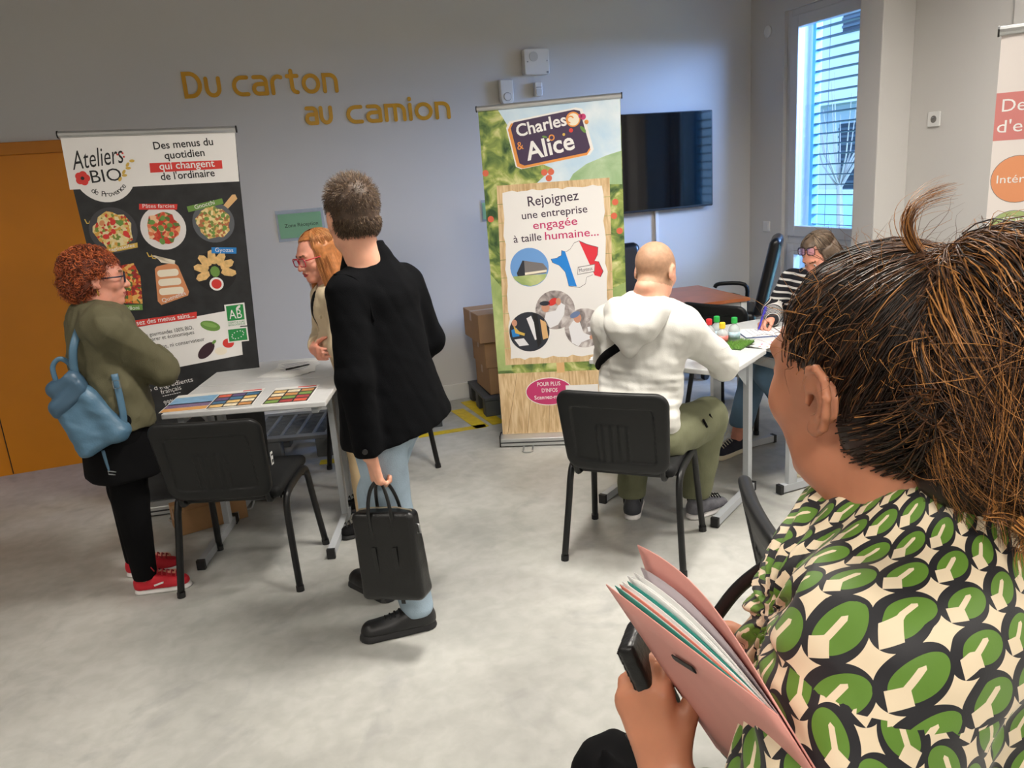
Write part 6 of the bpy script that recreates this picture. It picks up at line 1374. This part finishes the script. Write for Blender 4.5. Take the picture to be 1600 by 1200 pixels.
v = rr.normal(size=(16000, 3)); v /= np.linalg.norm(v, axis=1, keepdims=True); q = v*Rr+C0; q = q[cap_cut(q) < .004][:4200]
v0 = (q-C0)/Rr; v0 /= np.linalg.norm(v0, axis=1, keepdims=True); vt = (TIE-C0)/Rr; vt /= np.linalg.norm(vt)
u = np.linspace(0, 1, 8); P = v0[:, None]*(1-u)[None, :, None]+vt*u[None, :, None]+rr.normal(size=(len(q), 1, 3))*.05*np.sin(u*PI)[None, :, None]; P /= np.linalg.norm(P, axis=2, keepdims=True)
P = C0+P*Rr*(.955+.055*np.minimum(1, u*4)[None]+.035*np.sin(u*PI)*rr.uniform(.0, 1.4, (len(q), 1)))[..., None]+.002*rr.normal(size=(len(q), 1, 3))
ci = rr.choice(3, len(q), p=[.74, .23, .03]); ci = np.where((rr.random(len(q)) < .25) & (q[:, 2] > .06), 1, ci)
strands('swept_strands', head_w(P), .00062, [HD, HM, HG], hair, O, taper=False, colidx=ci, kind='stuff')
# nape hair combed up under the bun
v = rr.normal(size=(6000, 3)); v /= np.linalg.norm(v, axis=1, keepdims=True); q = v*np.array([.074, .067, .066])+np.array([0, -.040, -.022]); q = q[(q[:, 2] < .01) & (q[:, 1] < -.022) & (q[:, 2] > -.088)][:1300]; u = np.linspace(0, 1, 8)[None, :, None]
tg = np.array([0, -.118, .02])+rr.normal(size=q.shape)*np.array([.03, .004, .01]); P = q[:, None]*(1-u)+tg[:, None]*u; oc = P-np.array([0, -.03, .0]); oc /= np.linalg.norm(oc, axis=2, keepdims=True); P = P+oc*(.016*np.sin(u*PI)+.002)+rr.normal(size=(len(q), 1, 3))*.0012
strands('nape_strands', head_w(P), .00075, [HD, HM, HG], hair, O, taper=False, colidx=rr.choice(3, len(q), p=[.7, .25, .05]), kind='stuff')
# bun core and loose locks
BC = np.array([.022, -.118, .020]); BR = np.array([.080, .076, .104])
G2 = Field().u(ell(BC, BR*.93), 0).u(ell(BC+np.array([-.01, .02, -.075]), (.055, .045, .055)), .03).u(ell(BC+np.array([.05, -.02, .02]), (.055, .055, .06)), .03)
bf = lambda P: G2(H6.loc(P))-.008*noise3(H6.loc(P)*np.array([1, 1, .6]), 60, 14)-.004*noise3(H6.loc(P), 140, 15)
bf.bb = (H6.c-.26, H6.c+.24)
bun = sdf_obj('bun', Field().u(bf, 0), .0046, HD, hair, O)
def bez(p0, p1, p2, p3, k):
    u = np.linspace(0, 1, k)[None, :, None]; return p0[:, None]*(1-u)**3+3*p1[:, None]*u*(1-u)**2+3*p2[:, None]*u*u*(1-u)+p3[:, None]*u**3
n = 4000; k = 13; nc = 120; clump = rr.integers(0, nc, n); u = np.linspace(0, 1, k)[None, :, None]
d0 = (TIE-BC)/BR; d0 = d0/np.linalg.norm(d0)+rr.normal(size=(n, 3))*.10
ce = rr.normal(size=(nc, 3))*1.0+np.array([-.2, -.25, -.62]); ce /= np.linalg.norm(ce, axis=1, keepdims=True); d1 = ce[clump]+rr.normal(size=(n, 3))*.13
pr = np.cross(ce, rr.normal(size=(nc, 3))); pr = pr/np.linalg.norm(pr, axis=1, keepdims=True)*rr.uniform(.4, 1.6, (nc, 1)); rad = (.96+.17*rr.random(nc))[clump]+.04*rr.normal(size=n)
P = d0[:, None]*(1-u)+d1[:, None]*u+(pr[clump]+rr.normal(size=(n, 3))*.08)[:, None]*np.sin(u*PI); P /= np.linalg.norm(P, axis=2, keepdims=True)+1e-6
lift = 1+.10*np.maximum(0, u-.72)*rr.uniform(0, 6, n)[:, None, None]
P = BC+P*BR*rad[:, None, None]*lift-np.array([0, 0, .045])*np.maximum(0, u-.6)**1.2*rr.uniform(0, 2.2, n)[:, None, None]
ph = rr.uniform(0, 6.28, nc)[clump][:, None, None]; P = P+.0035*np.sin(ph+u*11)*pr[clump][:, None]
low_ = P[:, -1, 2] < BC[2]-.03; gold = rr.random(n) < np.where(low_, .30, .12); ci = np.where(gold, 2, rr.choice(2, n, p=[.5, .5]))
strands('bun_strands', head_w(P), .0008, [HD, HM, HG], bun, O, colidx=ci, kind='stuff')
n = 520; d = rr.normal(size=(n, 3)); d /= np.linalg.norm(d, axis=1, keepdims=True); q = BC+d*BR*.98; u = np.linspace(0, 1, 9)[None, :, None]; tv = np.cross(d, rr.normal(size=(n, 3))); tv /= np.linalg.norm(tv, axis=1, keepdims=True)
P = q[:, None]+tv[:, None]*(u*.06)*rr.uniform(.4, 1.2, (n, 1, 1))+d[:, None]*(.022*np.sin(u*2.6))*rr.uniform(.3, 1.5, (n, 1, 1)); strands('messy_hairs', head_w(P), .0005, [HM, HG], bun, O, colidx=(rr.random(n) < .45).astype(int), kind='stuff')
# curled ends and fly-away hairs
n = 34; a0 = rr.uniform(0, 6.28, n); st = BC+np.stack([rr.uniform(-.065, .05, n), rr.uniform(-.05, .04, n), rr.uniform(-.105, -.06, n)], 1); u = np.linspace(0, 1, 18)
lk = []
for i in range(n):
    for j in range(14):
        o_ = rr.normal(size=3)*.0022; rad = .012+.006*rr.random(); ax_ = np.array([math.cos(a0[i]), math.sin(a0[i]), 0])
        lk.append(st[i]+o_+ax_*(rad*np.sin(u*5.2))[:, None]+np.array([0, -.4, -1])*(u*.045)[:, None]+np.array([0, 0, 1])*(rad*(1-np.cos(u*5.2)))[:, None]*.6)
strands('curled_ends', head_w(np.array(lk)), .0008, [HM, HG], bun, O, colidx=(rr.random(len(lk)) < .6).astype(int), kind='stuff')
n = 420; v = rr.normal(size=(n*4, 3)); v /= np.linalg.norm(v, axis=1, keepdims=True); q = v*Rr+C0; q = q[(cap_cut(q) < .006) & (q[:, 1] < .03) & (q[:, 2] > .02)][:n]; nn = (q-C0)/np.linalg.norm(q-C0, axis=1, keepdims=True); dv = nn*.8+rr.normal(size=q.shape)*.5+np.array([0, .3, .2]); L_ = rr.uniform(.012, .045, (len(q), 1)); u = np.linspace(0, 1, 7)[None, :, None]
P = q[:, None]+dv[:, None]*L_[:, None]*u+np.array([0, -.02, -.012])*u*u+.004*np.sin(u*6+rr.uniform(0, 6, (len(q), 1, 1)))*rr.normal(size=(len(q), 1, 3))
strands('flyaway_hairs', head_w(P), .00035, [HM, HG], hair, O, colidx=(rr.random(len(q)) < .4).astype(int), kind='stuff')
n = 60; wv = rr.normal(size=(n, 3))*.0018; cp = [np.array([-.005, -.060, .112]), np.array([-.035, -.055, .130]), np.array([-.040, -.050, .165]), np.array([.0, -.07, .168])]
P = bez(*[np.repeat(c_[None], n, 0)+wv*s_ for c_, s_ in zip(cp, (1, 1.3, 1.8, 3))], 14); strands('stray_lock', head_w(P), .0006, [HM, HG], hair, O, colidx=(rr.random(n) < .6).astype(int), kind='stuff')
# pink folder with papers held against her chest
P1, P2 = V3(.310, .660, 1.303), V3(.304, .382, 1.346); a_ = nrm(P2-P1); b_ = nrm(V3(.45, -.13, -.88)-a_*(V3(.45, -.13, -.88)@a_)); n_ = np.cross(a_, b_); n_ = n_ if n_[0] > 0 else -n_
fo = thing('folder', 'pink card folder stuffed with papers held by the foreground woman', 'folder', tuple(P1)); L1, L2 = .282, .24
def sheet(name, m, open_, inset=0., up=0., th=.0008, parent=fo, bow=.012, L2_=L2):
    mb = MB()
    def g(s, t):
        lift = open_*(1-t)**1.2*(math.sin(PI*min(1, (1-s)*.55+.02)))+bow*open_*8*math.sin(PI*s)*(1-t)*0
        return tuple(a_*(inset+s*(L1-2*inset))+b_*(t*L2_-up)+n_*lift)
    mb.grid(g, 14, 8); return mb.build(name, m, parent, smooth=True, solid=th)
M_pk = mat('folder_pink', S(216, 150, 140), .6, var=.05, vscale=12); M_teal = mat('folder_teal', S(20, 130, 118), .6); M_salm = mat('folder_salmon', S(224, 130, 112), .6); M_lil = mat('paper_lilac', S(190, 180, 186), .6)
sheet('front_cover', M_pk, 0.0, th=.0012)
for i, (m, o) in enumerate(((M_teal, .006), (M_paper, .008), (M_salm, .010), (M_paper, .012), (M_paper, .0145), (M_teal, .019), (M_paper, .023), (M_paper, .026), (M_paper, .030), (M_lil, .040))): sheet('paper_sheet', m, o, inset=.006+.002*(i % 3), up=-.004-.003*(i % 2))
sheet('back_cover', M_pk, .052, up=.012, th=.0012)
MB().tube([tuple(a_*.10+b_*.045-n_*.003), tuple(a_*.145+b_*.035-n_*.003)], .004, 6, flat=(tuple(n_), .3)).build('pen_clip', M_cap, fo)
# black phone case under her thumb
ph_ = thing('phone_wallet', 'black phone in a leather case gripped in the foreground woman\'s hand', 'phone', (.365, .672, 1.166))
Bp = np.stack([nrm(V3(.5, .6, .0)), nrm(V3(.25, -.3, -.9)-nrm(V3(.5, .6, 0))*(V3(.25, -.3, -.9)@nrm(V3(.5, .6, 0)))), V3(0, 0, 0)]); Bp[2] = np.cross(Bp[0], Bp[1])
sdf_obj('case', Field().u(rbox((0, 0, 0), (.030, .058, .010), .005, Bp), 0), .0035, M_lea, ph_)
sdf_obj('screen', Field().u(rbox(tuple(Bp[2]*.0104), (.027, .054, .0014), .001, Bp), 0), .0022, mat('phone_glass', S(8, 8, 10), .08), ph_)
# black shoulder bag
hb_ = thing('shoulder_bag', 'crumpled black fabric bag hanging in front of the foreground woman', 'bag', (.350, .70, .935))
G = Field().u(rbox((0, 0, -.04), (.05, .10, .11), .03), 0).u(cone(V3(-.01, .03, .06), V3(-.015, .05, .10), .02, .012), .02).u(cone(V3(0, -.03, .05), V3(.01, -.035, .085), .025, .015), .02).d(lambda P: .012*noise3(P, 38, 3)+.006*noise3(P, 80, 4)); sdf_obj('bag_body', G, .005, M_blk, hb_)
sp_ = [V3(.475, .579, 1.339), V3(.459, .602, 1.312), V3(.442, .622, 1.282), V3(.424, .636, 1.245), V3(.400, .655, 1.19), V3(.345, .69, 1.08)]
MB().tube(catmull([tuple(p-V3(.350, .70, .935)) for p in sp_], 5), .007, 8, flat=((-.8, -.5, .2), .5)).build('strap', M_lea, hb_, smooth=True)

# ================================================================== THINGS ON THE DESKS
ZD = .7705
def page(name, label, cat, loc, rz, w, h, m, group=None, th=.0012):
    t = thing(name, label, cat, loc, rz, group); MB().box((0, 0, th/2), (w, h, th)).build('sheet', m, t); return t
tile = [S(214, 88, 60), S(228, 190, 120), S(120, 150, 70), S(90, 70, 120), S(236, 222, 190), S(170, 60, 60), S(60, 110, 150), S(200, 140, 80)]
TM = [mat('print_tile_%d' % i, c, .45, var=.2, vscale=60) for i, c in enumerate(tile)]
def brochure(label, loc, rz, kind):
    t = page('brochure', label, 'brochure', loc, math.radians(rz), .215, .30, mat('glossy_paper', S(235, 233, 228), .3), 'food brochures on the left desk')
    if kind == 0:
        MB().box((0, .03, .0016), (.205, .13, .0006)).build('sky_picture', mat('print_sky2', S(120, 176, 216), .35, var=.15, vscale=30), t); MB().box((0, -.055, .0016), (.205, .07, .0006)).build('flower_picture', mat('print_lav', S(112, 84, 130), .35, var=.5, vscale=120), t); MB().box((0, -.12, .0016), (.205, .05, .0006)).build('orange_band', mat('print_amber', S(226, 160, 70), .35), t)
    else:
        MB().box((0, -.02, .0016), (.205, .24, .0006)).build('dark_panel', K_dark, t)
        for i in range(3):
            for j in range(4): MB().box((-.066+.066*i, -.11+.058*j, .0021), (.058, .042, .0006)).build('food_tile', TM[(i*3+j*5+kind) % 8], t)
        MB().box((.05, .13, .0016), (.09, .016, .0006)).build('red_heading', K_red, t)
    return t
brochure('brochure with a blue sky and lavender cover on the left desk', (-.285, 3.915, ZD), -14, 0)
brochure('dark food brochure lying in the middle of the left desk', (-.085, 3.845, ZD+.0016), -14, 1)
brochure('dark food brochure at the right end of the left desk', (.165, 3.765, ZD), -17, 2)
for i in range(4):
    t = page('paper_sheet', ['bottom', 'lower middle', 'upper middle', 'top'][i]+' white printed sheet of the loose pile on the far left desk', 'paper', (.20+.012*i, 4.30+.01*i, ZD+.0014*i), math.radians(-35+9*i), .21, .297, M_paper, 'loose sheets on the far desk')
    if i == 3:
        for k in range(9): MB().box((-.01, .11-.022*k, .0014), (.15-.02*(k % 3), .003, .0004)).build('print_line', M_inkb, t)
t = thing('pen', 'black ballpoint pen lying on the loose papers', 'pen', (.245, 4.31, ZD+.0098), math.radians(20)); MB().tube([(-.07, 0, 0), (.06, 0, 0), (.07, 0, 0)], [.0042, .0042, .001], 8).build('barrel', M_ink, t); MB().tube([(-.07, 0, .005), (-.03, 0, .005)], .0012, 5).build('clip', M_gp, t)
# right desks
t = thing('grass_mat', 'small green artificial grass mat under the drink bottles', 'mat', (2.325, 3.43, ZD), A2); MB().box((0, 0, .002), (.30, .20, .004)).build('backing', mat('grass_back', S(60, 92, 40), .9), t)
n = 2600; q = np.stack([rng.uniform(-.148, .148, n), rng.uniform(-.098, .098, n), np.full(n, .003)], 1); d_ = np.stack([rng.normal(size=n)*.35, rng.normal(size=n)*.35, np.ones(n)], 1)*rng.uniform(.012, .022, (n, 1)); strands('grass_blades', q[:, None]+d_[:, None]*np.linspace(0, 1, 3)[None, :, None], .0013, [mat('grass_a', S(96, 150, 54), .7), mat('grass_b', S(130, 176, 80), .7)], t, colidx=rng.integers(0, 2, n), kind='stuff')
M_pet = mat('clear_pet', S(205, 214, 214), .12, alpha=.55); caps = {'green': mat('cap_green', S(40, 168, 72), .4), 'red': mat('cap_red', S(206, 44, 50), .4), 'yellow': mat('cap_yellow', S(232, 196, 40), .4)}
def bottle(label, x, y, c, lab, hgt=.10):
    t = thing('fruit_pouch_bottle', label, 'bottle', (x, y, ZD+.006), 0, 'small drink bottles on the grass mat')
    MB().lathe([(.024, 0), (.030, .01), (.030, hgt*.62), (.026, hgt*.78), (.012, hgt*.93), (.010, hgt)], n=16).build('bottle_body', M_pet, t, smooth=True)
    MB().lathe([(.0306, hgt*.18), (.0306, hgt*.55)], n=16).build('paper_label', lab, t, smooth=True)
    MB().lathe([(.015, hgt-.002), (.016, hgt+.004), (.0155, hgt+.026), (.012, hgt+.029)], n=14).build('cap', caps[c], t)
LB = [mat('label_blue', S(176, 204, 216), .4, var=.25, vscale=60), mat('label_red', S(206, 120, 110), .4, var=.3, vscale=60)]
bottle('small bottle with a green cap, rightmost on the grass mat', 2.405, 3.415, 'green', LB[0]); bottle('small bottle with a green cap in the middle of the grass mat', 2.355, 3.500, 'green', LB[0]); bottle('small bottle with a yellow cap on the grass mat', 2.325, 3.405, 'yellow', LB[1], .085); bottle('small bottle with a red cap on the grass mat', 2.285, 3.465, 'red', LB[1]); bottle('small bottle with a green cap, leftmost beside the hoodie sleeve', 2.245, 3.490, 'green', LB[0])
t = page('writing_pad', 'white form on a blue-edged pad under the writing woman\'s hand', 'notepad', (2.68, 3.50, ZD), math.radians(70), .21, .297, mat('pad_blue', S(80, 96, 140), .6), th=.006); MB().box((0, 0, .0068), (.206, .29, .0012)).build('form', M_paper, t)
for k in range(8): MB().box((0, .10-.026*k, .0076), (.16, .002, .0004)).build('print_line', M_inkb, t)
t = thing('pen', 'blue pen held upright in the writing woman\'s hand', 'pen', (2.655, 3.555, ZD+.008)); MB().tube([(0, 0, 0), (.006, -.004, .012), (.035, -.022, .135)], [.001, .0055, .0055], 8).build('barrel', mat('pen_blue', S(66, 62, 190), .35), t); MB().tube([(.042, -.026, .13), (.033, -.02, .09)], .0016, 5).build('clip', mat('pen_blue', S(66, 62, 190), .35), t)
t = page('leaflet', 'patterned pale leaflet on the desk in front of the writing pad', 'leaflet', (2.53, 3.27, ZD), math.radians(100), .10, .21, M_paper)
for k in range(8): MB().prism(disc(-.03+.03*(k % 3), -.08+.024*k, .009, .006, 10, k), .0013, .0018, axes=(0, 1, 2)).build('printed_fruit', [K_or, K_red, K_pink][k % 3], t)
t = page('leaflet', 'pink and white leaflet at the left end of the hoodie man\'s desk', 'leaflet', (1.77, 3.56, ZD), A2, .15, .21, M_paper); MB().box((0, -.03, .0016), (.14, .10, .0006)).build('pink_picture', K_pink, t)
# asset sticker on the nearest chair
l = MB().box((.238, -.222, .63), (.003, .022, .055)).build('asset_sticker', M_paper, ch); MB().box((.2398, -.222, .645), (.001, .016, .008)).box((.2398, -.222, .618), (.001, .014, .014)).build('print', M_ink, l)
